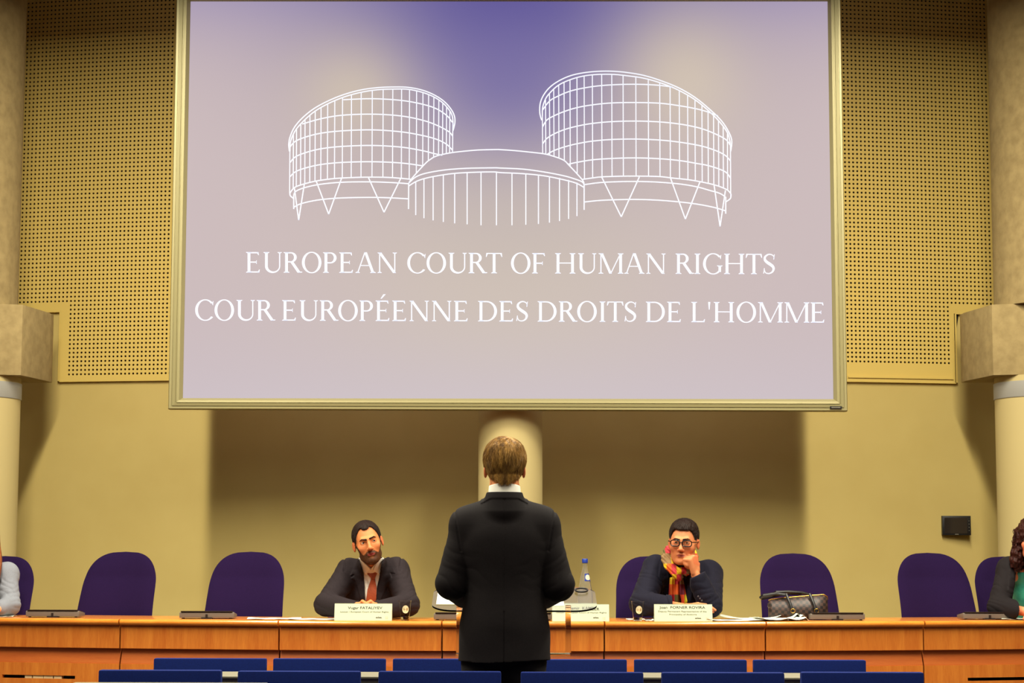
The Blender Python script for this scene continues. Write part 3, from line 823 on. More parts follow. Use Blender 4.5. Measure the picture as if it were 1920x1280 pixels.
# ---------------------------------------------------------------- blue chairs and grey tables of the audience
blue_m = mat('blue_fabric', (8, 32, 100), 0.9, spec=.2, bump=0.3, bscale=900, col2=(6, 26, 88), nscale=200)
blk_m = mat('black_plastic', (14, 13, 14), 0.45)
def make_blue(W, H):
    root = empty('audience_chair', (0, 0, 0), 'x', 'chair', 'x')
    hw = W / 2
    MB().box((-hw, -0.022, H - 0.40), (hw, 0.022, H)).build('backrest', blue_m, root, bevel=0.008)
    MB().box((-hw + .01, 0.028, 0.36), (hw - .01, 0.075, H - .06)).build('seat', blue_m, root, bevel=0.02)
    for s in (-1, 1):
        MB().tube([(s * (hw - .03), 0.13, -0.05), (s * (hw - .03), 0.05, 0.36)], 0.011).build('leg', chrome_m, root)
        MB().tube([(s * (hw - .03), -0.06, -0.05), (s * (hw - .03), 0.03, 0.40), (s * (hw - .03), 0.0, H - .12)], 0.011).build('leg', chrome_m, root)
    return root
DF, DN = 9.14, 7.80
far = [(290, 497, 1234), (513, 722, 1234.5), (737, 947, 1235), (965, 1175, 1236), (1190, 1400, 1236.5), (1415, 1622, 1237)]
near = [(187, 412, 1256), (446, 675, 1258), (710, 939, 1258.5), (977, 1206, 1260), (1242, 1470, 1260.5), (1505, 1730, 1260)]
ordn = ['leftmost', 'second from left', 'third from left', 'third from right', 'second from right', 'rightmost']
for rown, lst, d in (('far', far, DF), ('near', near, DN)):
    W = sum(b - a for a, b, _ in lst) / 6 / FPX * d; H = sum(CAMZ - 0 + (at(960, c, d).z - CAMZ) for _, _, c in lst) / 6
    proto = make_blue(W, H)
    for i, (a, b, c) in enumerate(lst):
        o = proto if i == 0 else copy_tree(proto)
        p = at((a + b) / 2, c, d); o.location = (p.x, d + 0.022, p.z - H)
        o['label'] = 'blue audience chair, %s in the %s row' % (ordn[i], 'further' if rown == 'far' else 'nearer')
        o['group'] = 'blue chairs in the %s row' % ('further' if rown == 'far' else 'nearer')
        if rown == 'near' and i == 2: pass
grey_m = mat('table_laminate', (116, 112, 92), 0.5); greyd_m = mat('table_edge', (120, 116, 104), 0.5)
def table(x0, x1, y0, y1, z, lab, grp=None):
    root = empty('audience_table', ((x0 + x1) / 2, (y0 + y1) / 2, -0.05), lab, 'table')
    MB().box((x0, y0, z - 0.008), (x1, y1, z)).build('tabletop', grey_m, root, bevel=0.002)
    MB().box((x0, y0 + 0.02, z - 0.030), (x1, y1 - 0.02, z - 0.0085)).build('edge_band', greyd_m, root, smooth=False)
    MB().box((x0, y1 - 0.06, 0.25), (x1, y1 - 0.04, z - 0.031)).build('modesty_panel', blk_m, root, smooth=False)
    k = max(1, round((x1 - x0) / 1.4))
    for i in range(k + 1):
        x = x0 + 0.03 + (x1 - x0 - 0.06) * i / k
        MB().box((x - 0.02, y0 + 0.08, -0.05), (x + 0.02, y1 - 0.08, z - 0.031)).build('leg', blk_m, root, smooth=False)
    return root
tz = 0.772
tyf = 8.63
table(at(300, 1257, 8.6).x, at(868, 1257, 8.6).x - 0.03, 8.29, tyf, tz, 'cream-topped narrow audience table behind the nearer chairs, left of the speaker')
table(at(1026, 1257, 8.6).x + 0.0, at(1700, 1257, 8.6).x, 8.29, tyf, tz, 'cream-topped narrow audience table behind the nearer chairs, right of the speaker')
p = at(141, 1278.5, 7.55)
table(p.x, p.x + 0.72, 7.15, 7.55, p.z, 'cream table corner at the bottom edge, before the leftmost near blue chair')

# ---------------------------------------------------------------- clear lectern
glass_m = mat('clear_acrylic', (246, 248, 250), 0.02, trans=1.0, ior=1.2)
LD = 9.75
lr = empty('lectern', (at(963, 1200, LD).x, LD, -0.05), 'clear acrylic lectern in front of the standing speaker', 'lectern')
xl, xr = at(812, 1130, LD).x, at(1117, 1130, LD).x
ztop = at(960, 1103, 9.9).z; zbot = at(960, 1147, 9.5).z
def rounded(x0, x1, y0, y1, r, n=6):
    out = []
    for cx, cy, a in ((x1 - r, y0 + r, -90), (x1 - r, y1 - r, 0), (x0 + r, y1 - r, 90), (x0 + r, y0 + r, 180)):
        for k in range(n + 1):
            t = math.radians(a + 90 * k / n); out.append((cx + r * math.cos(t), cy + r * math.sin(t)))
    return out
y0l, y1l = 9.50, 9.93; sl_ = (ztop - zbot) / (y1l - y0l)
def tilt(u, v, w): return Vector((u, v, zbot + (v - y0l) * sl_ + w))
MB().prism(rounded(xl, xr, y0l, y1l, 0.11, 10), 0.008, tilt).build('top_sheet', glass_m, lr, angle=60)
for px in (861, 1065):
    x = at(px, 1180, 9.6).x; zb = at(px, 1228, 9.6).z
    MB().box((x - 0.013, 9.56, zb + 0.012), (x + 0.013, 9.60, zbot + 0.03)).build('post', glass_m, lr, bevel=0.003)
xa, xb = at(855, 1228, 9.6).x, at(1069, 1228, 9.6).x
zs = at(960, 1229, 9.6).z
MB().box((xa, 9.50, zs), (xb, 9.85, zs + 0.011)).build('shelf', glass_m, lr, bevel=0.003)
xm = (xa + xb) / 2
MB().box((xm - 0.12, 9.66, -0.03), (xm + 0.12, 9.69, zs - 0.001)).build('pedestal', glass_m, lr, bevel=0.004)
MB().box((xm - 0.22, 9.6, -0.05), (xm + 0.22, 9.85, -0.03)).build('foot_plate', glass_m, lr, bevel=0.004)
paper_m = mat('white_paper', (206, 208, 194), 0.7)
def onl(x0, x1, v0, v1, dz, name, m, lab, cat, grp=None):
    o = MB().prism([(x0, v0), (x1, v0), (x1, v1), (x0, v1)], 0.0012, lambda u, v, w: tilt(u, v, w + 0.0085 + dz)).build(name, m, None, smooth=False)
    return tag(o, lab, cat, grp)
onl(at(820, 1130, LD).x, at(930, 1130, LD).x, 9.60, 9.86, 0.0, 'paper_sheet', paper_m, 'white paper on the lectern, left of the speaker', 'paper')
onl(at(985, 1130, LD).x, at(1056, 1130, LD).x, 9.58, 9.84, 0.0, 'paper_sheet', paper_m, 'white paper on the lectern, right of the speaker', 'paper')
pr_ = [tilt(*(c), 0.020) for c in []]
c0 = at(1090, 1107, 9.85); pts = []
for k in range(20):
    t = 2 * PI * k / 20; pts.append(tilt(c0.x + 0.030 * math.cos(t), 9.84 + 0.035 * math.sin(t), 0.016))
o = MB().tube(pts, 0.0045, 8, closed=True).build('earpiece_loop', blk_m, None)
tag(o, 'black looped earpiece lying on the right of the clear lectern', 'earpiece')

# ---------------------------------------------------------------- things on the bench
def on_bench(px, back, d0=None):
    """point on bench top seen at column px, `back` metres behind the front edge"""
    x = 0.0
    for _ in range(30): x = (px - 960) / FPX * arc(x, RD - back)
    return Vector((x, arc(x, RD - back), TOPZ))
grey_case = mat('console_grey', (100, 92, 82), 0.55); dark_case = mat('console_dark', (30, 24, 24), 0.35)
def make_console():
    root = empty('delegate_console', (0, 0, 0), 'x', 'console', 'grey delegate consoles on the bench')
    w, d = 0.152, 0.075
    # wedge body: back (toward audience, -y) is a plain grey wall; slopes to the delegate
    m = MB(); pr = [(-d, 0.006), (-d, 0.034), (-d + .012, 0.038), (d, 0.024), (d, 0.006)]
    vs = [(-w, y, z) for y, z in pr] + [(w, y, z) for y, z in pr]; k = len(pr)
    m.add(vs, [tuple(range(k)), tuple(range(2 * k - 1, k - 1, -1))] + [(j, (j + 1) % k, k + (j + 1) % k, k + j) for j in range(k)])
    m.build('housing', grey_case, root, bevel=0.002)
    MB().prism([(-w + .008, -d - .004), (w - .008, -d - .004), (w - .008, d - .01), (-w + .008, d - .01)], 0.006, lambda u, v, ww: Vector((u, v, 0.0385 - (v + d) * 0.095 + ww))).build('top_panel', dark_case, root, bevel=0.0015)
    MB().box((-0.006, -d - 0.004, 0.008), (0.006, -d + .002, 0.026)).build('cable_clip', dark_case, root, smooth=False)
    MB().box((-0.030, -d - 0.006, 0.0), (0.030, -d + .05, 0.008)).build('cable_tray', dark_case, root, smooth=False)
    for s in (-1, 1):
        MB().lathe([(0.008, 0), (0.008, 0.008)], (s * (w - .02), -d + .015, 0), 12).build('foot', dark_case, root)
    return root
con = make_console()
cons = [(113, 'grey delegate console before the leftmost empty purple chair'), (397, 'grey delegate console before the empty chair left of the bearded man'),
        (868, 'grey delegate console seen under the left side of the lectern'), (985, 'grey delegate console half hidden behind the speaker, beside the right name plate'),
        (1563, 'grey delegate console right of the checkered handbag'), (1843, 'grey delegate console before the curly-haired woman')]
for i, (px, lab) in enumerate(cons):
    o = con if i == 0 else copy_tree(con)
    p = on_bench(px, 0.20); o.location = p; o.rotation_euler = (0, 0, (0.02 if i % 2 else -0.015)); o['label'] = lab

plate_card = mat('name_card', (186, 196, 166), 0.6); ink = mat('black_ink', (26, 24, 20), 0.7); ink2 = mat('faint_ink', (176, 176, 150), 0.7)
def name_plate(px0, px1, back, lab, lines, rot=0.0, hgt=0.094):
    pc_ = on_bench((px0 + px1) / 2, back); W = (px1 - px0) / FPX * pc_.y
    root = empty('name_plate', pc_, lab, 'name plate', 'printed name plates on the bench')
    c, s = math.cos(rot), math.sin(rot)
    def P(u, v, w):  # u lateral, v up the front face, w outward normal
        lean = 0.25; y = v * lean - w * 0.97; z = v * 0.97 + w * lean
        return Vector((pc_.x + u * c - y * s, pc_.y + u * s + y * c, TOPZ + z))
    def Pb(u, v, w):
        lean = -0.28; y = 0.060 + v * lean * 1.0 + w; z = v * 0.96
        return Vector((pc_.x + u * c - y * s, pc_.y + u * s + y * c, TOPZ + z))
    R_ = [(-W / 2, 0.001), (W / 2, 0.001), (W / 2, hgt), (-W / 2, hgt)]
    MB().prism(R_, -0.0015, P).build('front_face', plate_card, root, smooth=False)
    MB().prism([(u, v * 1.03) for u, v in R_], 0.0015, lambda u, v, w: Pb(u, v, w) ).build('rear_face', plate_card, root, smooth=False)
    for txt, x0, x1, zc, h, bold, col, sh in lines:
        text_mesh('lettering', txt, col, root, x0 * W - W / 2, x1 * W - W / 2, zc * hgt, 0, h=h * hgt, bold=bold, shear=sh, xf=lambda p: P(p.x, p.z, 0.0006))
    # faint emblem
    m = MB()
    for (u0, v0, u1, v1) in ((.885, .10, .93, .115), (.885, .22, .93, .235), (.885, .10, .892, .235), (.923, .10, .93, .235), (.895, .15, .92, .16)):
        m.add([P(u0 * W - W / 2, v0 * hgt, .0006), P(u1 * W - W / 2, v0 * hgt, .0006), P(u1 * W - W / 2, v1 * hgt, .0006), P(u0 * W - W / 2, v1 * hgt, .0006)], [(0, 1, 2, 3)])
    m.build('emblem', ink2, root, smooth=False)
    return root
name_plate(631, 738, 0.035, 'pale name plate before the bearded man, two printed lines', [('Vugar FATALIYEV', .23, .83, .73, .20, .012, ink, 0), ('Lawyer / European Court of Human Rights', .10, .94, .50, .115, .004, ink, 0), ('elsa.', .72, .83, .19, .10, .02, ink, .25)])
name_plate(1226, 1334, 0.035, 'pale name plate before the man in bright scarf, three printed lines', [('Joan  FORNER ROVIRA', .09, .88, .80, .20, .012, ink, 0), ('Deputy Permanent Representative of the', .07, .90, .57, .12, .004, ink, 0), ('Principality of Andorra', .26, .73, .39, .115, .004, ink, 0), ('elsa.', .70, .81, .19, .10, .02, ink, .25)])
name_plate(1036, 1142, 0.035, 'pale name plate seen through the right side of the clear lectern', [('Damir  KAMBER', .28, .83, .72, .17, .012, ink, 0), ('Lawyer / European Court of Human Rights', .07, .955, .50, .11, .004, ink, 0), ('elsa.', .72, .82, .22, .10, .02, ink, .25)])

cup_m = mat('clear_plastic', (252, 250, 246), 0.04, trans=1.0, ior=1.08); sticker_m = mat('cup_sticker', (226, 222, 180), 0.6); sticker2 = mat('sticker_print', (196, 150, 60), 0.6)
def make_cup():
    root = empty('plastic_cup', (0, 0, 0), 'x', 'cup', 'clear plastic cups on the bench')
    m = MB(); n = 36; prof = [(0.0235, 0.002), (0.0275, 0.035), (0.031, 0.070), (0.0345, 0.105), (0.0372, 0.1075), (0.0372, 0.1095), (0.0338, 0.1095), (0.0302, 0.070), (0.0268, 0.035), (0.0228, 0.006)]
    m.lathe(prof, (0, 0, 0), n); m.build('cup_wall', cup_m, root, angle=40)
    MB().lathe([(0.0226, 0.008), (0.0235, 0.020)], (0, 0, 0), n).build('water', mat('water', (250, 250, 250), 0.0, trans=1, ior=1.33), root)
    # round sticker wrapped on the front
    m = MB(); vs = [(0.006, -0.0325, 0.062)]; K = 24
    def S(dx, dz):
        z = 0.062 + dz; r = 0.0276 + (z - .035) * 0.1 + 0.0008; a = (0.006 + dx) / r
        return (r * math.sin(a), -r * math.cos(a), z)
    m.add([S(0, 0)] + [S(0.019 * math.cos(2 * PI * k / K), 0.022 * math.sin(2 * PI * k / K)) for k in range(K)], [(0, k + 1, (k + 1) % K + 1) for k in range(K)])
    m.build('round_sticker', sticker_m, root)
    m = MB()
    def S2(dx, dz):
        v = S(dx, dz); return (v[0] * 1.02, v[1] * 1.02, v[2])
    for cx, cz, r in ((-0.010, 0.0, 0.0016), (-0.006, 0.0, 0.0016), (-0.002, 0.0, 0.0016), (0.007, 0.005, 0.0026), (0.007, -0.004, 0.0026)):
        m.add([S2(cx, cz)] + [S2(cx + r * math.cos(2 * PI * k / 10), cz + r * math.sin(2 * PI * k / 10)) for k in range(10)], [(0, k + 1, (k + 1) % 10 + 1) for k in range(10)])
    m.build('sticker_marks', sticker2, root)
    return root
cup = make_cup(); cup.location = on_bench(762, 0.06); cup['label'] = 'clear plastic cup beside the bearded man\'s name plate'
cup2 = copy_tree(cup); cup2.location = on_bench(1195, 0.06); cup2['label'] = 'clear plastic cup left of the scarf wearer\'s name plate'

# water bottle
bt = empty('water_bottle', on_bench(1097, 0.22), 'clear glass water bottle with blue cap behind the lectern', 'bottle')
bl = bt.location
prof = [(0.030, 0.0), (0.040, 0.004), (0.0425, 0.02), (0.0430, 0.09), (0.0415, 0.13), (0.037, 0.175), (0.029, 0.225), (0.021, 0.265), (0.0145, 0.295), (0.0125, 0.305), (0.0125, 0.325)]
inner = [(r - 0.002, z + (0.003 if z < .01 else 0)) for r, z in reversed(prof)]
sc_b = 0.345 / 0.352
prof = [(r, z * sc_b) for r, z in prof]; inner = [(r, z * sc_b) for r, z in inner]
MB().lathe(prof + inner, bl, 40).build('glass_body', mat('bottle_glass', (250, 252, 252), 0.03, trans=0.96, ior=1.35), bt, angle=50)
MB().lathe([(0.0385, 0.006), (0.0405, 0.02), (0.0408, 0.088)], bl, 40).build('water', MATS['water'], bt)
MB().lathe([(0.0145, 0.316), (0.0165, 0.318), (0.0165, 0.338), (0.0145, 0.341)], bl, 24).build('cap', mat('blue_cap', (16, 48, 140), 0.4), bt)
def bpatch(dz0, dz1, a0, a1, name, m_, rr=0.001, ellp=False):
    m = MB(); 
    def R(z):
        for (r0, z0), (r1, z1) in zip(prof, prof[1:]):
            if z0 <= z <= z1: return r0 + (r1 - r0) * (z - z0) / (z1 - z0 + 1e-9)
        return prof[-1][0]
    n = 10; vs = []; fs = []
    for j in range(n + 1):
        z = dz0 + (dz1 - dz0) * j / n; k = math.sqrt(max(0.0, 1 - (2 * j / n - 1) ** 2)) if ellp else 1
        for i in range(n + 1):
            a = (a0 + a1) / 2 + (a1 - a0) / 2 * k * (2 * i / n - 1); r = R(z) + rr
            vs.append((bl.x + r * math.sin(a), bl.y - r * math.cos(a), bl.z + z))
    for j in range(n):
        for i in range(n): a = j * (n + 1) + i; fs.append((a, a + 1, a + n + 2, a + n + 1))
    m.add(vs, fs); m.build(name, m_, bt)
bpatch(0.216, 0.258, -0.1, 1.3, 'neck_label', MATS['blue_cap']); bpatch(0.221, 0.253, 0.05, 1.2, 'label_badge', sticker_m, 0.0018, True)

# papers
def sheet(px, back, w, d, rz, dz, lab, curl=0.0, grp='loose papers on the bench', fold=0.0, name='paper_sheet'):
    p = on_bench(px, back); m = MB(); n = 12; vs = []; fs = []
    for t in (0.0, 0.0016):
        for j in range(n + 1):
            for i in range(n + 1):
                u = -w / 2 + w * i / n; v = -d / 2 + d * j / n
                z = curl * (abs(2 * i / n - 1) ** 3) + fold * max(0, 1 - abs(u / w - 0.05) * 5) + 0.002 * math.sin(i * 1.3 + j * 0.7 + px) * (1 if fold or curl else 0)
                vs.append((p.x + u * math.cos(rz) - v * math.sin(rz), p.y + u * math.sin(rz) + v * math.cos(rz), TOPZ + 0.0015 + dz + t + max(z, 0)))
    W = n + 1; O = W * W
    for j in range(n):
        for i in range(n):
            a = j * W + i; fs.append((a, a + 1, a + 1 + W, a + W)); fs.append((O + a, O + a + W, O + a + 1 + W, O + a + 1))
    for k in range(n):
        for a, b in ((k, k + 1), (n * W + k, n * W + k + 1), (k * W, (k + 1) * W), (k * W + n, (k + 1) * W + n)): fs.append((a, b, O + b, O + a))
    o = m.add(vs, fs).build(name, paper_m, None, angle=60)
    return tag(o, lab, 'paper', grp)
sheet(520, 0.22, 0.30, 0.21, 0.1, 0, 'white paper sheet before the bench joint, left of the bearded man', .003)
sheet(597, 0.16, 0.30, 0.21, -0.05, 0.0, 'white paper sheet left of the bearded man\'s name plate', .004)
sheet(1372, 0.14, 0.34, 0.24, 0.1, 0, 'white open booklet right of the scarf wearer\'s name plate', 0.012)
sheet(1405, 0.30, 0.34, 0.22, -0.15, 0.004, 'white curled pages lying behind the open booklet', 0.020)
sheet(1455, 0.12, 0.26, 0.20, 0.25, 0.003, 'crumpled white leaflet in front of the checkered handbag', 0.014, fold=0.012)
sheet(1190, 0.30, 0.10, 0.14, 0.0, 0, 'small white paper behind the right plastic cup', .002)
sheet(1216, 0.12, 0.06, 0.12, 0.1, 0.0, 'small white card between the right cup and name plate', .004)
sheet(1916, 0.14, 0.30, 0.22, -0.1, 0, 'white and cream papers before the curly-haired woman', .004)
sheet(0, 0.18, 0.22, 0.20, 0.1, 0, 'white paper before the woman in light blue shirt', .002)
def tent(px, back, h, w, lab):
    p = on_bench(px, back); m = MB()
    a = [(p.x - w / 2, p.y, TOPZ), (p.x + w * .1, p.y + .02, TOPZ + h), (p.x + w / 2, p.y - .01, TOPZ)]
    vs = a + [(x, y + 0.11, z) for x, y, z in a]; vs2 = [(x, y, z + 0.0015) for x, y, z in vs]
    m.add(vs + vs2, [(0, 1, 4, 3), (1, 2, 5, 4), (6, 9, 10, 7), (7, 10, 11, 8), (0, 6, 7, 1), (1, 7, 8, 2), (3, 4, 10, 9), (4, 5, 11, 10), (0, 3, 9, 6), (2, 8, 11, 5)])
    return tag(m.build('folded_leaflet', paper_m, None, smooth=False), lab, 'leaflet', 'folded leaflets before the handbag')
tent(1491, 0.15, 0.036, 0.075, 'folded white leaflet standing before the handbag, left one')
tent(1501, 0.11, 0.030, 0.07, 'folded white leaflet standing before the handbag, right one')

# handbag
hb_m = bpy.data.materials.new('checkered_canvas'); hb_m.use_nodes = True; nt = hb_m.node_tree; b = nt.nodes['Principled BSDF']; b.inputs['Roughness'].default_value = 0.5
tc = nt.nodes.new('ShaderNodeTexCoord'); ck = nt.nodes.new('ShaderNodeTexChecker'); ck.inputs['Scale'].default_value = 60
mp = nt.nodes.new('ShaderNodeMapping'); mp.inputs['Scale'].default_value = (1, 0.02, 1); mp.inputs['Rotation'].default_value = (0, math.radians(-6), 0)
nt.links.new(tc.outputs['Object'], mp.inputs[0]); nt.links.new(mp.outputs[0], ck.inputs[0])
ck.inputs[1].default_value = (*lin((66, 46, 38)), 1); ck.inputs[2].default_value = (*lin((30, 22, 20)), 1); nt.links.new(ck.outputs[0], b.inputs['Base Color'])
lea = mat('black_leather', (16, 13, 13), 0.4, bump=0.3, bscale=300); gold = mat('brass', (214, 160, 70), 0.3, metal=1.0)
hp = on_bench(1496, 0.30); K_ = hp.y / FPX
bag = empty('handbag', hp, 'brown checkered handbag with black straps lying on the bench', 'handbag')
def HB(px, py, dy=0.0):
    p = at(px, py, hp.y); return Vector((p.x, hp.y + dy, p.z))
sec = [(1441, 1126, 0.02), (1446, 1124, .048), (1470, 1121, 0.06), (1500, 1118.5, 0.064), (1530, 1116, 0.060), (1544, 1115, 0.050), (1551, 1119, 0.022)]
m = MB(); vs = []; n = 16
for px, py, hd in sec:
    t_ = HB(px, py); h = t_.z - TOPZ - 0.003
    for k in range(n):
        a = 2 * PI * k / n; cz = TOPZ + 0.003 + h * 0.5
        sx_ = math.copysign(abs(math.cos(a)) ** 0.5, math.cos(a)); sz_ = math.copysign(abs(math.sin(a)) ** 0.6, math.sin(a))
        prof_w = hd * (1.0 if sz_ < 0 else 1 - 0.75 * sz_ ** 2)
        vs.append((t_.x, hp.y + sx_ * prof_w, cz + h * 0.5 * sz_))
fs = [(i * n + k, i * n + (k + 1) % n, (i + 1) * n + (k + 1) % n, (i + 1) * n + k) for i in range(len(sec) - 1) for k in range(n)] + [tuple(range(n)), tuple((len(sec) - 1) * n + k for k in range(n))]
m.add(vs, fs).build('bag_body', hb_m, bag, angle=70)
MB().tube([HB(px, py - 0.8) for px, py, hd in sec[:-1]] + [HB(1551, 1118), HB(1552, 1124)], 0.003).build('zip_trim', gold, bag)
for x_, x2 in ((1476, 1483), (1520, 1527)):
    MB().tube([HB(x_ - 3, 1113.5, -0.028), HB(x_ - 1, 1120, -0.045), HB(x_ + 3, 1132, -0.068), HB(x2, 1146, -0.072)], [0.009, 0.009, 0.008, 0.007]).build('strap_tab', lea, bag)
    MB().tube([HB(x2 + 4 * math.cos(t), 1144 + 4 * math.sin(t), -0.082) for t in [2 * PI * k / 12 for k in range(12)]], 0.0018, closed=True).build('buckle', gold, bag)
MB().tube([HB(1474, 1115, -0.028), HB(1455, 1112, -0.02), HB(1432, 1116, 0.0), HB(1427, 1120, 0.02), HB(1430, 1122, 0.03), HB(1450, 1118, 0.03), HB(1476, 1112, 0.03), HB(1505, 1113, 0.02)], [.008, .009, .010, .009, .009, .008, .008, .008]).build('handle', lea, bag)
MB().tube([HB(1519, 1115, 0.028), HB(1505, 1111, 0.02), HB(1480, 1109, 0.0), HB(1455, 1109.5, 0.0), HB(1450, 1113, .02), HB(1474, 1114, -0.028)], [.008] * 6).build('handle', lea, bag)
silver = mat('silver', (200, 200, 200), 0.2, metal=1)
MB().tube([HB(1438, 1131, -.035), HB(1443, 1131, -.035), HB(1443, 1138, -.035), HB(1438, 1138, -.035)], 0.002, closed=True).build('clasp', silver, bag)

# wall touch panel
wy = wall_y(at(1791, 985, 13.8).x)
a_, b_2 = at(1764.5, 1003, wy), at(1817, 967, wy)
tp = empty('touch_panel', ((a_.x + b_2.x) / 2, wy, (a_.z + b_2.z) / 2), 'small black touch screen mounted on the right wall', 'touch screen')
wy2 = min(wall_y(a_.x), wall_y(b_2.x))
MB().box((a_.x, wy2 - 0.035, a_.z), (b_2.x, wy2 + 0.03, b_2.z)).build('housing', blk_m, tp, bevel=0.003)
MB().box((a_.x + .014, wy2 - 0.037, a_.z + .012), (b_2.x - .026, wy2 - 0.0345, b_2.z - .014)).build('display', mat('display_glass', (44, 38, 34), 0.12), tp, smooth=False)
for k in range(4):
    z = a_.z + .03 + k * .022
    MB().box((b_2.x - .015, wy2 - 0.0365, z), (b_2.x - .011, wy2 - 0.0345, z + .004)).build('button', grey_txt, tp, smooth=False)
MB().box(((a_.x + b_2.x) / 2 - .012, wy2 - 0.0365, a_.z + .004), ((a_.x + b_2.x) / 2 + .012, wy2 - .0345, a_.z + .008)).build('maker_mark', grey_txt, tp, smooth=False)
# ---------------------------------------------------------------- people
skin_m = mat('skin', (200, 140, 90), 0.55, spec=.25, attr='Col', bump=0.12, bscale=400)
skin_m.node_tree.nodes['Principled BSDF'].inputs['Subsurface Weight'].default_value = 0.08
skin_m.node_tree.nodes['Principled BSDF'].inputs['Subsurface Radius'].default_value = (0.01, 0.004, 0.002)
eye_m = mat('eye', (230, 225, 215), 0.15, attr='Col')

def frame_of(yaw, pitch, roll):
    """columns = local axes (x right in image, y away from the viewer, z up)"""
    return np.array((Matrix.Rotation(yaw, 3, 'Z') @ Matrix.Rotation(roll, 3, 'Y') @ Matrix.Rotation(pitch, 3, 'X')), dtype=np.float32)

class Head:
    def __init__(s, c, yaw=0, pitch=0, roll=0, scale=1.0, fat=1.0):
        s.c = np.array(c, np.float32); s.R = frame_of(yaw, pitch, roll); s.s = scale; s.fat = fat
    def w(s, p): return s.c + s.R @ (np.array(p, np.float32) * s.s)
    def local(s, P): return ((P - s.c) @ s.R) / s.s
    def sdf(s, simple=False):
        e, f = ell, s.fat
        pr = [(e((0, .018, .036), (.0745, .094, .085)), .0),
              (e((0, -.020, -.020), (.063 * f, .070, .080)), .03),
              (e((0, -.030, -.070), (.050 * f, .052, .046)), .025),
              (e((0, -.074, -.097), (.022, .016, .018)), .018),
              (cap((.046 * f, .0, -.070), (.020, -.055, -.098), .014), .025), (cap((-.046 * f, .0, -.070), (-.020, -.055, -.098), .014), .025)]
        if not simple:
            pr += [(cap((-.034, -.078, .026), (-.010, -.087, .022), .010), .012), (cap((.034, -.078, .026), (.010, -.087, .022), .010), .012)]
            for sx in (-1, 1):
                pr += [(e((sx * .040 * f, -.060, -.022), (.024, .022, .022)), .018)]
            for sx in (-1, 1):
                pr += [(e((sx * .031, -.094, .005), (.0175, .013, .012)), -.010)]
            for sx in (-1, 1):
                pr += [(e((sx * .031, -.0735, .006), (.0150, .0135, .0135)), .003)]
            pr += [(cap((0, -.086, .016), (0, -.107, -.026), .0075, .0105), .010), (e((0, -.110, -.031), (.0125, .011, .010)), .006)]
            for sx in (-1, 1):
                pr += [(e((sx * .0125, -.099, -.035), (.0075, .011, .0075)), .005)]
                pr += [(e((sx * .0062, -.106, -.0435), (.0034, .005, .004)), -.002)]
            pr += [(cap((-.021, -.083, -.0615), (0, -.0925, -.0585), .0040, .0050), .008), (cap((.021, -.083, -.0615), (0, -.0925, -.0585), .0040, .0050), .008)]
            pr += [(cap((-.013, -.0865, -.0700), (.013, -.0865, -.0700), .0050), .009)]
            pr += [(cap((-.023, -.092, -.0645), (.023, -.092, -.0645), .0016), -.003)]
            for sx in (-1, 1):   # lid opening
                pr += [(e((sx * .031, -.0900, .0045), (.0140, .0090, .0044)), -.0012)]
        for sx in (-1, 1):
            a = sx * .32
            Rr = np.array(Matrix.Rotation(-a, 3, 'Z'), np.float32)
            pr += [(ell((sx * .0800, .018, -.004), (.0068, .0165, .0290), Rr), .006), (ell((sx * .0880, .012, -.001), (.006, .010, .019), Rr), -.004)]
        g = union(pr)
        return lambda P: g(s.local(P)) * s.s

def hand_prims(wrist, fdir, ndir, curl=(0.3, 0.3, 0.3, 0.3), side=1, s=1.0, thumb=0.5):
    """ndir: palm normal (the side the fingers close to); side: +1/-1 puts the thumb"""
    f = Vector(fdir).normalized(); n = Vector(ndir); n = (n - f * n.dot(f)).normalized(); u = f.cross(n) * side
    w = Vector(wrist); P = []
    offs = (.030, .010, -.010, -.028); L0 = (.088, .092, .088, .080); ls = ((.042, .026, .021), (.046, .029, .022), (.043, .027, .021), (.034, .021, .019))
    for k in range(4):
        kn = w + f * L0[k] * s + u * offs[k] * s
        P.append((cap(w + f * .012 * s + u * offs[k] * .6 * s, kn, .0135 * s, .0118 * s), .010))
        d = f.copy(); p = kn; a = 0
        for q in range(3):
            a += curl[k] * (1.0, 1.15, .8)[q]
            d = f * math.cos(a) + n * math.sin(a)
            p2 = p + d * ls[k][q] * s
            P.append((cap(p, p2, (.0098, .0090, .0082)[q] * s, (.0090, .0082, .0070)[q] * s), .002)); p = p2
    p = w + f * .022 * s + u * .022 * s
    d = (f * .65 + u * .70 + n * .25).normalized(); p2 = p + d * .042 * s; P.append((cap(p, p2, .0145 * s, .0115 * s), .010))
    d = (f * (.95 - thumb * .3) + u * .15 - u * thumb * .9 + n * (.3 + thumb * .7)).normalized(); p3 = p2 + d * .032 * s; P.append((cap(p2, p3, .0110 * s, .0100 * s), .003))
    d = (f * .7 - u * thumb * 1.1 + n * .5 * thumb).normalized(); P.append((cap(p3, p3 + d * .026 * s, .0100 * s, .0078 * s), .003))
    return P

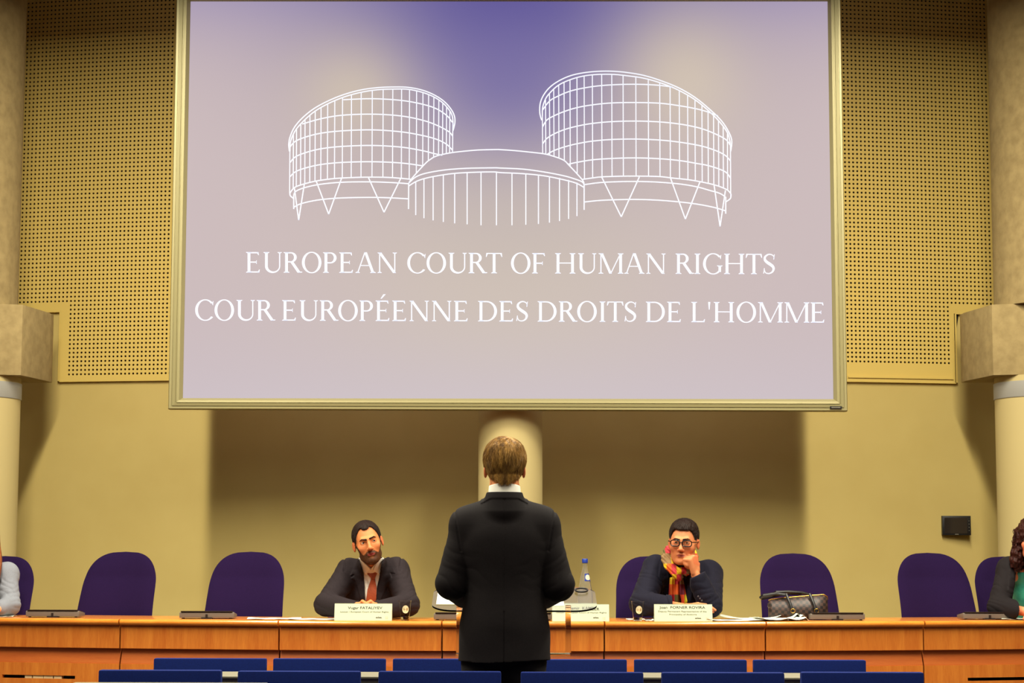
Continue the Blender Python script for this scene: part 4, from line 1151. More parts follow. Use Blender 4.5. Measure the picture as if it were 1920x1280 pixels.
SK = lin
def skin_color(head, base, lip, beard=None, hands=None):
    b = np.array(lin(base), np.float32)
    def f(Pw):
        c = np.repeat(b[None], len(Pw), 0)
        n = wob(Pw, 60, 1.0)[:, None] * 0.05 + 1; c = c * n
        q = head.local(Pw); x, y, z = q[:, 0], q[:, 1], q[:, 2]
        near = np.linalg.norm(q, axis=1) < 0.17
        cheek = np.exp(-(((np.abs(x) - .042) / .02) ** 2 + ((z + .022) / .022) ** 2)) * (y < -.03) * near
        c = mixc(c, lin((214, 110, 74)), cheek * .25)
        nose = np.exp(-((x / .014) ** 2 + ((z + .032) / .014) ** 2)) * (y < -.09) * near; c = mixc(c, lin((206, 112, 76)), nose * .3)
        earm = (np.abs(x) > .074) * near; c = mixc(c, lin((206, 96, 62)), earm * .45)
        lp = poly2(x, z, [(-.025, -.0640), (-.010, -.0575), (-.003, -.0565), (0, -.0575), (.003, -.0565), (.010, -.0575), (.025, -.0640), (.012, -.0725), (-.012, -.0725)])
        if beard is not None:
            col, top = beard
            jaw = -.028 + 0 * x
            ax = np.abs(x)
            line = np.interp(ax, [0, .012, .022, .030, .042, .052, .060, .068, .078], [-.0435, -.0425, -.043, -.050, -.058, -.044, -.022, .008, .02])
            m = np.clip((line - z) / .006, 0, 1) * (y < .020) * near * (ax < .0745)
            m = m * (z > -.135)
            gap = np.exp(-((x / .012) ** 2 + ((z + .080) / .006) ** 2)) * .35
            m = m * (1 - gap) * (0.93 + 0.07 * wob(Pw, 300, 2))
            c = mixc(c, lin(col), m * .97)
        c = mixc(c, lin(lip), (np.clip((.0012 - lp) / .002, 0, 1)) * (y < -.07) * near)
        return c
    return f

def eyes(head, parent, look=(0, 0), iris=(70, 42, 24)):
    for sx in (-1, 1):
        c = head.w((sx * .031, -.0735, .006)); r = .0125 * head.s
        g = Vector(head.R @ np.array((math.sin(look[0]), -math.cos(look[0]) * math.cos(look[1]), math.sin(look[1])), np.float32)).normalized()
        vs = []; fs = []; n = 24; u = g.orthogonal().normalized(); w = g.cross(u); cols = []
        rings = [0, .12, .2, .3, .42, .48, .56, .8, 1.2, 1.8, 2.6, PI]
        for t in rings:
            for k in range(n):
                a = 2 * PI * k / n; vs.append(Vector(c) + (g * math.cos(t) + (u * math.cos(a) + w * math.sin(a)) * math.sin(t)) * r)
                cols.append(lin((6, 5, 5)) if t < .25 else lin(iris) if t < .5 else lin((208, 196, 178)))
        for i in range(len(rings) - 1):
            for k in range(n): fs.append((i * n + k, i * n + (k + 1) % n, (i + 1) * n + (k + 1) % n, (i + 1) * n + k))
        me = bpy.data.meshes.new('eye'); me.from_pydata([tuple(v) for v in vs], [], fs)
        a = me.color_attributes.new('Col', 'FLOAT_COLOR', 'POINT')
        a.data.foreach_set('color', np.array([(*q, 1) for q in cols], np.float32).ravel())
        link('eye', me, eye_m, parent)
def brows(head, parent, m, th=.0034, raise_=(0, 0), inner=0.0, arch=.003):
    for k, sx in enumerate((-1, 1)):
        rz = raise_[k]
        pts = [(sx * .011, -.0975, .0205 + inner + rz), (sx * .023, -.0965, .0215 + arch * .5 + rz), (sx * .035, -.0900, .0235 + arch + rz), (sx * .047, -.0800, .0185 + arch * .3 + rz)]
        prs = [(cap(head.w(a), head.w(b), th * (1.1 - .2 * i) * head.s, th * (.95 - .25 * i) * head.s), .002) for i, (a, b) in enumerate(zip(pts, pts[1:]))]
        g = union(prs); lo = np.min([head.w(p) for p in pts], 0) - .012; hi = np.max([head.w(p) for p in pts], 0) + .012
        sdf_obj('eyebrow', lambda P: g(P) + .0006 * wob(P, 400, 1), lo, hi, .0018, m, parent)

HAIRC = np.array((0, .018, .036), np.float32); HAIRR = np.array((.0745, .094, .085), np.float32)
def hair(head, parent, m, line, t=.008, top=.006, strands=2500, slen=.03, lift=.25, h=.0028, crown=(0, .05, .11), fluff=.0, seed=3, thick=.00035, lumps=.0, wild=.30, nape=False):
    """line: list of (angle deg from face front, lowest z) for |angle| 0..180"""
    A = [a for a, _ in line]; Z = [z for _, z in line]
    def zl(x, y): return np.interp(np.degrees(np.abs(np.arctan2(x, -(y - .0)))), A, Z)
    def th(q): return t + top * np.clip((q[:, 2] - .03) / .08, 0, 1)
    def f(P):
        q = head.local(P); x, y, z = q[:, 0], q[:, 1], q[:, 2]
        p = (q - HAIRC); r = HAIRR + t * .5
        k0 = np.linalg.norm(p / r, axis=1); k1 = np.linalg.norm(p / (r * r), axis=1) + 1e-6
        d = k0 * (k0 - 1) / k1 - (th(q) - t * .5) + lumps * wob(q, 70, 5) + .0010 * np.sin(np.arctan2(x, y - .04) * 60 + 5 * np.sin(z * 60))
        if nape: d = smin(d, ell((0, .036, -.036), (.0600, .070, .075))(q) - .004, .015)
        # lower head is narrower than the cranium ellipsoid: follow it
        return smax(d, (zl(x, y) - z) * .8, .006) * head.s
    lo = head.c - .16 * head.s; hi = head.c + .17 * head.s
    o = sdf_obj('hair', f, lo, hi, h, m, parent)
    # strands
    rg = np.random.default_rng(seed); m2 = MB(); cnt = 0; cr = np.array(crown)
    while cnt < strands:
        u = rg.normal(size=3); u /= np.linalg.norm(u); HC, HR = HAIRC, HAIRR
        if nape and rg.random() < .35: HC, HR = np.array((0, .036, -.036)), np.array((.062, .072, .077))
        tt = t + top * max(0, min(1, (HAIRC[2] + u[2] * HAIRR[2] - .03) / .08))
        if HC is not HAIRC: tt = .004
        p = HC + u * (HR + tt * .85)
        if HC is not HAIRC and (p[1] < .04 or p[2] > -.005): continue
        if p[2] < float(zl(p[0], p[1])) + .004: continue
        nrm = u / HR; nrm /= np.linalg.norm(nrm)
        d = p - cr; d = d - nrm * (d @ nrm); d /= np.linalg.norm(d) + 1e-6
        side = np.cross(nrm, d); d = d + side * rg.normal() * wild + side * .35 * math.sin(p[0] * 90 + p[2] * 50); d /= np.linalg.norm(d)
        L_ = slen * (.6 + .8 * rg.random()) * (.45 if HC is not HAIRC else 1); pts = []
        for k in range(4):
            s_ = k / 3; q = p + d * L_ * s_ + nrm * (lift * L_ * math.sin(s_ * PI * .55) * .35 + fluff * rg.random() * .3)
            v = q - HC; kk = np.linalg.norm(v / (HR + tt)); q = HC + v / kk * (1 + (kk - 1) * .3) if kk > 1 else q
            pts.append(head.w(q))
        nw = head.R @ np.array(side, np.float32)
        w = thick * head.s * (1.2 + rg.random())
        vs = []
        for k, q in enumerate(pts):
            ww = w * (1, 1, .8, .15)[k]; vs += [q - nw * ww, q + nw * ww, q + (head.R @ nrm.astype(np.float32)) * ww * 1.2]
        fs = []
        for k in range(3):
            a = 3 * k
            for (i, j) in ((0, 1), (1, 2), (2, 0)): fs.append((a + i, a + j, a + 3 + j, a + 3 + i))
        m2.add(vs, fs); cnt += 1
    me = bpy.data.meshes.new('hair_strands'); me.from_pydata(m2.v, [], m2.f)
    so = link('hair_strands', me, m, o, angle=80); so['kind'] = 'stuff'
    return o
def bounds(pts, pad):
    a = np.array([tuple(p) for p in pts], np.float32); return a.min(0) - pad, a.max(0) + pad
def mid(a, b, t=.5): return Vector(a) * (1 - t) + Vector(b) * t

def fabric(name, c1, c2=None, sheen=.0, rough=.85, bump=.25, sc=700): return mat(name, c1, rough, col2=c2, nscale=250, sheen=sheen, spec=.2, bump=bump, bscale=sc)

def crease(P, joints, amp=.004):
    d = 0; amp = amp * 1.1
    for (c, ax, rad, fr, ph) in joints:
        v = P - np.array(tuple(c), np.float32); a = v @ np.array(tuple(Vector(ax).normalized()), np.float32)
        w = np.exp(-(np.linalg.norm(v, axis=1) / rad) ** 2)
        sn = np.sin(a * fr + ph + 2.5 * wob(P, 14, ph)); d = d + w * (.5 - np.abs(sn) ** .7) * 1.0
    return d * amp

class Figure:
    pass
def seated(lab, headc, hyaw, hpitch, hroll, hs, shL, shR, elL, elR, wrL, wrR, neckb, chest, pelvis, skin, lip, beard=None, fat=1.0, hands=None, h=.0032, chest_r=(.165, .115, .16), arm_r=(.046, .040, .034, .026), floorz=PLZ, face=True, knee_dx=.10):
    F = Figure(); F.head = Head(headc, hyaw, hpitch, hroll, hs, fat)
    root = empty('person', (pelvis.x, pelvis.y, floorz), lab, 'person'); F.root = root
    F.arms = [(cap(shL, elL, arm_r[0] + .010, arm_r[1]), .03), (cap(elL, wrL, arm_r[1], arm_r[3]), .012), (cap(shR, elR, arm_r[0] + .010, arm_r[1]), .03), (cap(elR, wrR, arm_r[1], arm_r[3]), .012)]
    cc = Vector(chest); nb = Vector(neckb)
    lean = (Vector((cc.x, cc.y, cc.z)) - Vector(pelvis)).normalized()
    F.torso = [(ell(cc, chest_r), 0), (cap(mid(nb, shL, .35) + Vector((0, 0, -.03)), shL, .05, .058), .05), (cap(mid(nb, shR, .35) + Vector((0, 0, -.03)), shR, .05, .058), .05),
               (ell(mid(cc, pelvis, .5), (chest_r[0] * .93, chest_r[1] * 1.05, .19)), .06), (ell(Vector(pelvis) + Vector((0, 0, .02)), (.165, .125, .12)), .06)]
    hb = Vector(F.head.w((0, .022, -.06)))
    F.neck = [(cap(nb, hb, .060, .054), .03)]
    pv = Vector(pelvis); F.legs = []; F.feet = []
    for s in (-1, 1):
        hip = pv + Vector((s * .09, -.02, -.02)); kn = Vector((pv.x + s * (knee_dx + .02), pv.y - .40, floorz + .50)); an = Vector((kn.x, kn.y + .20, floorz + .09))
        F.legs += [(cap(hip, kn, .078, .056), .04), (cap(kn, an, .055, .038), .03)]
        F.feet.append((an, Vector((an.x, an.y - .16, floorz + .035))))
    feet = [(cap(a + Vector((0, .03, -.03)), b, .034, .028), .02) for a, b in F.feet]
    allp = F.torso + F.arms + F.legs + feet + F.neck
    g = union(allp); hd = F.head.sdf(simple=not face); hp = []
    for hh in (hands or []): hp += hh
    hg = union(hp) if hp else None
    def body(P):
        d = smin(g(P), hd(P), .012)
        if hg is not None: d = smin(d, hg(P), .006)
        return d
    F.hp = hg
    pts = [shL, shR, elL, elR, wrL, wrR, nb, pv, F.head.c] + [x for f in F.feet for x in f]
    lo, hi = bounds(pts, .17)
    o = sdf_obj('body', body, lo, hi, h, skin_m, root, skin_color(F.head, skin, lip, beard))
    F.lo, F.hi = lo, hi
    return F
def garment(F, name, prims, infl, m, h=.005, cut=None, extra=None, lo=None, hi=None, parent=None, disp=None):
    g = union(prims)
    def f(P):
        d = g(P) - infl
        if disp is not None: d = d + disp(P)
        if extra is not None: d = extra(P, d)
        if cut is not None: d = cut(P, d)
        return d
    return sdf_obj(name, f, F.lo if lo is None else lo, F.hi if hi is None else hi, h, m, parent or F.root)
def px_poly(pts, d): return [xz(px, py, d) for px, py in pts]
def P2(P): return P[:, 0], P[:, 2]
charcoal = fabric('charcoal_suit', (40, 31, 34), (27, 21, 24)); white_sh = fabric('white_shirt', (236, 234, 220), sheen=0, bump=.1)
trouser_m = fabric('dark_trousers', (26, 24, 26)); shoe_m = mat('black_shoe', (12, 10, 10), .35)
def lower_clothes(F, tm):
    pr = [(F.torso[-1][0], .0)] + F.legs
    zc = F.root.location.z + .48 + .12
    garment(F, 'trousers', pr, .012, tm, h=.010, cut=lambda P, d: np.maximum(d, P[:, 2] - (zc + .09)), disp=lambda P: .003 * wob(P, 25, 3))
    for a, b in F.feet:
        pr = [(cap(a + Vector((0, .035, -.045)), b + Vector((0, -.03, -.008)), .036, .032), 0)]
        zf = F.root.location.z
        lo, hi = bounds([a, b], .12); garment(F, 'shoe', pr, .006, shoe_m, h=.007, lo=lo, hi=hi, cut=lambda P, d: np.maximum(d, zf + .001 - P[:, 2]))

# ---- bearded man in grey suit with red tie (left of the speaker)
D0 = 11.42
A = lambda px, py, d: at(px, py, d)
head1 = A(690, 1018, 11.40)
shL, shR = A(655, 1071, 11.58), A(743, 1069, 11.58)
elL, elR = A(611, 1133, 11.36), A(765, 1133, 11.36)
wrL, wrR = A(668, 1144, 11.22), A(708, 1144, 11.22)
hL = hand_prims(wrL, (1, -.15, .16), (0.3, -.8, -.3), (.55, .55, .6, .6), side=-1)
hR = hand_prims(wrR, (-1, -.15, .16), (-0.3, -.8, -.3), (.5, .5, .5, .5), side=1)
F = seated('bearded dark-haired man in charcoal suit and rust red tie, seated at the bench', head1, .12, -.02, -.24, 1.02, shL, shR, elL, elR, wrL, wrR, A(697, 1060, 11.53), A(699, 1108, 11.62), Vector((A(699, 1108, 11.75).x, 11.78, .70)),
           (204, 126, 74), (126, 44, 34), beard=((30, 16, 10), 0), hands=[hL, hR])
hairdk = mat('dark_brown_hair', (36, 19, 12), .6, col2=(20, 11, 7), nscale=200, spec=.15)
hair(F.head, F.root, hairdk, [(0, .074), (12, .076), (24, .088), (36, .080), (48, .058), (58, .030), (66, -.006), (74, -.012), (80, .030), (98, .036), (108, .0), (125, -.05), (150, -.070), (180, -.075)], t=.0065, top=.004, strands=2200, slen=.018, lift=.1)
brows(F.head, F.root, hairdk, .0041, raise_=(-.001, .001))
eyes(F.head, F.root, look=(.25, .12))
lower_clothes(F, trouser_m)
pd = 11.45
chestp = F.torso
vcut = px_poly([(674, 1046), (686, 1040), (710, 1038), (719, 1044), (712, 1075), (706, 1100), (703, 1140), (684, 1140), (682, 1090), (681, 1075)], pd)
collL = px_poly([(671, 1046), (676, 1044), (697, 1068), (684, 1077), (680, 1072)], pd); collR = px_poly([(716, 1038), (720, 1044), (711, 1078), (699, 1069), (704, 1060)], pd)
def front(P, c): return P[:, 1] < c
nk = [(F.neck[0][0], .03)]
def sh_cut(P, d):
    x, z = P2(P)
    d = np.where(P[:, 1] < 11.56, d - .009 * np.clip(-np.minimum(poly2(x, z, collL), poly2(x, z, collR)) / .0012, -.0, 1), d)
    # neckline: open at front above collar line
    zt = at(697, 1065, 11.5).z + np.clip((np.abs(x - at(697, 1056, 11.5).x)) * .95, 0, .062)
    return smax(np.maximum(d, z - zt), -(z - .95), .001)
garment(F, 'shirt', F.torso[:4] + nk, .007, white_sh, h=.003, cut=sh_cut)
knot = px_poly([(689, 1068), (704, 1067), (707, 1074), (702, 1084), (695.5, 1084), (688, 1076)], pd); tail = px_poly([(695.5, 1083), (702, 1083), (705, 1100), (704.5, 1150), (682, 1150), (688, 1105)], pd)
tie_m = mat('rust_tie', (168, 76, 34), .6, col2=(146, 60, 26), nscale=120, sheen=.2, bump=.2, bscale=500)
gs = union(F.torso[:4])
def tief(P):
    x, z = P2(P); d = gs(P) - .012
    k = poly2(x, z, knot); t_ = poly2(x, z, tail)
    a = np.maximum(d - .012, k); b = np.maximum(d - .003, t_)
    return np.maximum(np.maximum(smin(a, b, .004), P[:, 1] - 11.60), -(d + .012))
lo = np.array((at(680, 1150, 11.4).x, 11.2, .93), np.float32); hi = np.array((at(712, 1050, 11.4).x, 11.62, at(690, 1060, 11.4).z), np.float32)
sdf_obj('necktie', tief, lo, hi, .0025, tie_m, F.root)
lapL = px_poly([(668, 1050), (675, 1046), (681, 1078), (683, 1098), (686, 1128), (676, 1128), (664, 1088), (657, 1084), (663, 1077), (655, 1080)], pd)
lapR = px_poly([(722, 1043), (727, 1042), (742, 1075), (732, 1074), (735, 1082), (725, 1100), (712, 1128), (704, 1128), (707, 1100), (713, 1076)], pd)
nkj = [(cap(A(697, 1068, 11.60), Vector(F.head.w((0, .045, -.105))), .076, .062), .03)]
cr1 = [(elL, (0.5, 0, 1), .10, 95, 0), (elR, (-.5, 0, 1), .10, 95, 1.5), (mid(shL, elL, .4), (1, 0, 1), .09, 70, .7), (mid(shR, elR, .4), (-1, 0, 1), .09, 70, 2.2), (A(698, 1110, 11.5), (0, 0, 1), .14, 45, .5)]
def suit_disp(creases, amp=.0045, gen=.002): return lambda P: crease(P, creases, amp) + gen * wob(P, 22, 1.3)
def armhole(P, c, n, w=.005, dep=.007, rad=.11):
    v = P - np.array(tuple(c), np.float32); a = v @ np.array(tuple(Vector(n).normalized()), np.float32)
    return dep * np.exp(-(a / w) ** 2) * (np.linalg.norm(v, axis=1) < rad)
def jk_cut(F, vpoly, lapels, yv, notch=None, zlow=.60, depth=.0055):
    def f(P, d):
        x, z = P2(P); fr = P[:, 1] < yv
        for lp in lapels:
            pl_ = poly2(x, z, lp); d = np.where(fr, d - depth * np.clip(-pl_ / .003, 0, 1) , d)
        v = poly2(x, z, vpoly); d = np.where(fr, np.maximum(d, -v), d)
        return np.maximum(d, zlow - z)
    return f
armj = [(cap(shL, elL, .057, .050), .03), (cap(elL, mid(elL, wrL, .88), .049, .040), .02), (cap(shR, elR, .057, .050), .03), (cap(elR, mid(elR, wrR, .88), .049, .040), .02)]
top1 = lambda P: suit_disp(cr1)(P) + armhole(P, A(648, 1072, 11.58), (1, 0, .1)) + armhole(P, A(750, 1072, 11.58), (-1, 0, .1))
zn1 = at(697, 1048, 11.6).z
c1 = jk_cut(F, vcut, [lapL, lapR], 11.60)
garment(F, 'suit_jacket', F.torso + nkj + armj, .014, charcoal, h=.004, cut=lambda P, d: np.maximum(np.maximum(c1(P, d), (P[:, 2] - (zn1 + np.clip((P[:, 1] - 11.5) * .25, 0, .02))) - 9 * (np.abs(P[:, 0] - head1.x) > .11)), (TOPZ + .002 - P[:, 2]) * (P[:, 1] < 11.60) - 10 * (P[:, 1] >= 11.60)), disp=top1)

# ---- man with glasses, navy corduroy jacket and bright scarf, head propped on fist
shL, shR = A(1230, 1066, 11.60), A(1329, 1076, 11.60)
elL, elR = A(1203, 1131, 11.40), A(1333, 1136, 11.30)
wrL, wrR = A(1280, 1139, 11.22), A(1304, 1077, 11.30)
head2 = A(1281.5, 1018, 11.40)
hR = hand_prims(wrR, (-.16, -.05, .95), (-.75, .6, .05), (1.35, 1.4, 1.4, 1.4), side=-1, s=1.08, thumb=1.2)
fc_ = wrR + Vector((-.16, -.05, .95)).normalized() * .072; hR += [(ell(fc_ + Vector((-.020, .012, -.006)), (.034, .034, .036)), .008)]
hL = hand_prims(wrL, (1, -.1, .14), (.2, -.3, -.9), (.25, .25, .3, .3), side=-1)
F = seated('man in black glasses and colourful checked scarf resting his head on his fist', head2, -.22, .04, .045, 1.03, shL, shR, elL, elR, wrL, wrR, A(1278, 1062, 11.55), A(1278, 1112, 11.66), Vector((A(1278, 1108, 11.78).x, 11.80, .70)),
           (200, 124, 80), (140, 64, 54), fat=1.10, hands=[hL, hR], chest_r=(.175, .125, .16))
hair(F.head, F.root, hairdk, [(0, .073), (20, .074), (34, .076), (46, .066), (56, .038), (64, .004), (74, -.008), (80, .030), (98, .036), (108, .0), (125, -.05), (150, -.070), (180, -.075)], t=.0055, top=.012, strands=3000, slen=.011, lift=1.3, lumps=.0015)
brows(F.head, F.root, hairdk, .0036, raise_=(.003, .004), inner=-.001, arch=.001)
eyes(F.head, F.root, look=(0, .15))
lower_clothes(F, trouser_m)
H = F.head
fr_m = mat('glasses_frame', (12, 10, 12), .25)
gl = MB(); 
gp = None
def lens_pts(sx):
    out = []
    for k in range(28):
        t = 2 * PI * k / 28; cx = .0325; a, b = .0255, .0165
        x = cx + a * math.copysign(abs(math.cos(t)) ** .62, math.cos(t)); z = .0025 + b * math.copysign(abs(math.sin(t)) ** .7, math.sin(t))
        out.append(Vector(H.w((sx * x, -.1050 + .35 * (x - .0) ** 2 * 9, z))))
    return out
gm = MB()
for sx in (-1, 1): gm.tube(lens_pts(sx), .0030 * H.s, 8, closed=True)
gm.tube([Vector(H.w((-.008, -.1045, .006))), Vector(H.w((0, -.1075, .009))), Vector(H.w((.008, -.1045, .006)))], .0028 * H.s)
g_o = gm.build('glasses', fr_m, F.root)
for sx in (-1, 1):
    MB().tube([Vector(H.w((sx * .0585, -.093, .010))), Vector(H.w((sx * .074, -.070, .010))), Vector(H.w((sx * .080, -.02, .010))), Vector(H.w((sx * .082, .015, .012)))], .0024 * H.s).build('temple_arm', fr_m, g_o)
    lp = lens_pts(sx); c = sum(lp, Vector()) / len(lp); m = MB()
    off = Vector(H.R @ np.array((0, .0008, 0), np.float32))
    m.add([c] + lp + [c + off] + [p + off for p in lp], [(0, k + 1, (k + 1) % 28 + 1) for k in range(28)] + [(29, 30 + (k + 1) % 28, 30 + k) for k in range(28)])
    m.build('lens', mat('lens_glass', (250, 250, 250), 0.0, trans=1.0, ior=1.05), g_o)
shirt2 = fabric('dark_shirt', (30, 28, 44))
nk = [(cap(A(1278, 1066, 11.58), Vector(H.w((0, .022, -.095))), .064, .058), .02)]
navy = fabric('navy_corduroy', (19, 18, 36), (12, 11, 24), sheen=.02)
pd = 11.45
cr2 = [(elL, (.3, 0, 1), .10, 90, 0), (elR, (-.2, 0, 1), .09, 80, 1.5), (mid(shL, elL, .5), (.4, 0, 1), .12, 85, .7), (mid(wrR, elR, .5), (-.3, 0, 1), .08, 75, 2.2), (mid(shR, elR, .5), (0, 0, 1), .10, 60, .2)]
vc2 = px_poly([(1252, 1040), (1300, 1040), (1298, 1060), (1290, 1085), (1288, 1140), (1254, 1140), (1256, 1085)], pd)
lap2 = px_poly([(1240, 1052), (1251, 1040), (1257, 1085), (1255, 1140), (1250, 1140), (1240, 1092), (1235, 1080)], pd)
armj = [(cap(shL, elL, .064, .054), .03), (cap(elL, mid(elL, wrL, .85), .053, .042), .02), (cap(shR, elR + Vector((0, .05, .01)), .068, .056), .03), (cap(elR, mid(elR, wrR, .96), .052, .043), .012)]
zn2 = at(1278, 1046, 11.6).z
c2 = jk_cut(F, vc2, [lap2], 11.60)
nkj = [(cap(A(1278, 1070, 11.62), Vector(H.w((0, .045, -.105))), .078, .064), .03)]
def cut2(P, d):
    # hand stays free of the sleeve: open the cuff beyond the wrist
    wv = np.array(tuple((wrR - elR).normalized()), np.float32); s_ = (P - np.array(tuple(mid(elR, wrR, .97)), np.float32)) @ wv
    near_ = np.linalg.norm(P - np.array(tuple(wrR + Vector((0, -.0, .03))), np.float32), axis=1) < .085
    near_ = near_ & (P[:, 1] < wrR.y + .04)
    d = np.where(near_, np.maximum(d, s_), d)
    return np.maximum(np.maximum(c2(P, d), (P[:, 2] - zn2) - 9 * (np.abs(P[:, 0] - head2.x) > .11)), (TOPZ + .002 - P[:, 2]) * (P[:, 1] < 11.60) - 10 * (P[:, 1] >= 11.60))
garment(F, 'corduroy_jacket', F.torso + nkj + armj, .014, navy, h=.004, cut=cut2, disp=lambda P: suit_disp(cr2)(P) + .0006 * np.sin(P[:, 0] * 900))
garment(F, 'shirt', F.torso[:4] + nk, .004, shirt2, h=.004, cut=lambda P, d: np.maximum(np.maximum(d, P[:, 2] - at(1278, 1058, 11.5).z), .95 - P[:, 2]))
for k, (px, py) in enumerate(((1309.5, 1118), (1313, 1122), (1316, 1126))):
    gsl = union(armj)
    p = at(px, py, 11.245); y_ = 11.0
    while y_ < 11.6 and gsl(np.array([[p.x, y_, p.z]], np.float32))[0] > .016: y_ += .001
    # cuff buttons sit on the sleeve surface
    axis = Vector((0, -1, 0)); c_ = mid(elR, wrR, .22 + .06 * (2 - k))
    q = Vector((p.x, y_, p.z))
    MB().lathe([(.0015, -.006), (.0055, -.005), (.0055, .002), (.004, .003)], (0, 0, 0), 14, Matrix.Translation(q) @ Matrix.Rotation(PI / 2, 4, 'X')).build('cuff_button', mat('horn_button', (60, 54, 58), .4), F.root)
# scarf
sc_m = bpy.data.materials.new('checked_scarf'); sc_m.use_nodes = True; nt = sc_m.node_tree; b = nt.nodes['Principled BSDF']; b.inputs['Roughness'].default_value = .8
tc = nt.nodes.new('ShaderNodeTexCoord'); mp = nt.nodes.new('ShaderNodeMapping'); mp.inputs['Scale'].default_value = (36, 0.01, 17); mp.inputs['Location'].default_value = (.35, 0, .2)
vm = nt.nodes.new('ShaderNodeVectorMath'); vm.operation = 'FLOOR'; wn = nt.nodes.new('ShaderNodeTexWhiteNoise'); wn.noise_dimensions = '3D'
cr = nt.nodes.new('ShaderNodeValToRGB'); cr.color_ramp.interpolation = 'CONSTANT'
cols = [(220, 190, 16), (206, 70, 30), (180, 24, 50), (140, 110, 70), (222, 180, 14), (96, 90, 40), (224, 96, 30), (104, 20, 44), (196, 182, 24), (196, 50, 60)]
while len(cr.color_ramp.elements) < len(cols): cr.color_ramp.elements.new(0.5)
for k, c in enumerate(cols): cr.color_ramp.elements[k].position = k / len(cols); cr.color_ramp.elements[k].color = (*lin(c), 1)
nt.links.new(tc.outputs['Object'], mp.inputs[0]); nt.links.new(mp.outputs[0], vm.inputs[0]); nt.links.new(vm.outputs[0], wn.inputs['Vector']); nt.links.new(wn.outputs['Value'], cr.inputs[0]); nt.links.new(cr.outputs[0], b.inputs['Base Color'])
lpz = [A(1250, 1034, 11.52), A(1249, 1046, 11.44), A(1256, 1060, 11.40), A(1266, 1072, 11.385), A(1273, 1081, 11.385)]
lpr = [A(1303, 1046, 11.50), A(1297, 1060, 11.43), A(1287, 1069, 11.39), A(1276, 1070, 11.38)]
lbk = [A(1250, 1034, 11.52), A(1256, 1030, 11.62), A(1278, 1032, 11.67), A(1298, 1036, 11.62), A(1303, 1046, 11.50)]
spr = []
for L_, r in ((lpz, (.020, .026, .030, .028, .022)), (lpr, (.020, .026, .028, .022)), (lbk, (.020, .024, .024, .024, .020))):
    for i in range(len(L_) - 1): spr.append((cap(L_[i], L_[i + 1], r[i], r[i + 1]), .008))
tails = [px_poly([(1257, 1083), (1268, 1080), (1266, 1150), (1254, 1150)], pd), px_poly([(1268, 1080), (1273, 1076), (1276, 1100), (1276, 1150), (1266, 1150)], pd), px_poly([(1271, 1074), (1281, 1076), (1291, 1128), (1284, 1150), (1276, 1110)], pd)]
gt = union(F.torso[:4]); gl2 = union(spr)
def scf(P):
    x, z = P2(P); d = gt(P) - .010; o = gl2(P) + .0035 * wob(P, 45, 1) + .002 * np.sin((x + z) * 260)
    for k, t_ in enumerate(tails):
        pp = poly2(x, z, t_); o = np.minimum(o, np.maximum(np.maximum(d - .012 - .008 * np.clip(-pp / .012, 0, 1) - .003 * np.sin(x * 330 + k), pp), np.maximum(P[:, 1] - 11.62, -(d + .01))))
    return o
lo, hi = bounds([A(1235, 1020, 11.35), A(1320, 1152, 11.72), A(1300, 1100, 11.3)], .02)
sdf_obj('scarf', scf, lo, hi, .0028, sc_m, F.root)

# ---- woman at the left edge: light blue shirt, long light brown hair
shL, shR = A(-88, 1066, 11.75), A(13, 1076, 11.75)
elL, elR = A(-110, 1128, 11.62), A(19, 1134, 11.66)
wrL, wrR = A(-60, 1138, 11.42), A(-2, 1141, 11.50)
F = seated('woman with long auburn hair and light blue shirt, cut off by the left edge', A(-34, 1012, 11.62), .15, 0, 0, .96, shL, shR, elL, elR, wrL, wrR, A(-34, 1062, 11.74), A(-34, 1110, 11.82), Vector((A(-34, 1108, 11.9).x, 11.96, .70)),
           (214, 150, 106), (190, 90, 80), hands=[hand_prims(wrR, (-.9, -.4, .0), (0, 0, -1), side=1), hand_prims(wrL, (.9, -.4, 0), (0, 0, -1), side=-1)], chest_r=(.145, .105, .16), arm_r=(.040, .034, .028, .022), h=.0045)
sh_b = fabric('pale_blue_shirt', (128, 131, 138), (118, 122, 131), sheen=0, bump=.1)
armj = [(cap(shL, elL, .052, .046), .03), (cap(elL, mid(elL, wrL, .8), .045, .034), .02), (cap(shR, elR, .052, .046), .03), (cap(elR, mid(elR, wrR, .8), .045, .036), .02)]
cr3 = [(elR, (-.4, 0, 1), .10, 100, 0), (mid(shR, elR, .5), (1, 0, 1.2), .10, 80, 1.7)]
garment(F, 'shirt', F.torso + F.neck + armj, .010, sh_b, h=.005, cut=lambda P, d: np.maximum(np.maximum(d, P[:, 2] - at(0, 1052, 11.7).z - 9 * (np.abs(P[:, 0] - F.head.c[0]) > .09)), .64 - P[:, 2]), disp=suit_disp(cr3, .005, .0012))
lower_clothes(F, trouser_m)
eyes(F.head, F.root)
auburn = mat('auburn_hair', (150, 84, 34), .45, col2=(96, 46, 20), nscale=60, nstretch=(1, 1, .06), bump=.6, bscale=240)
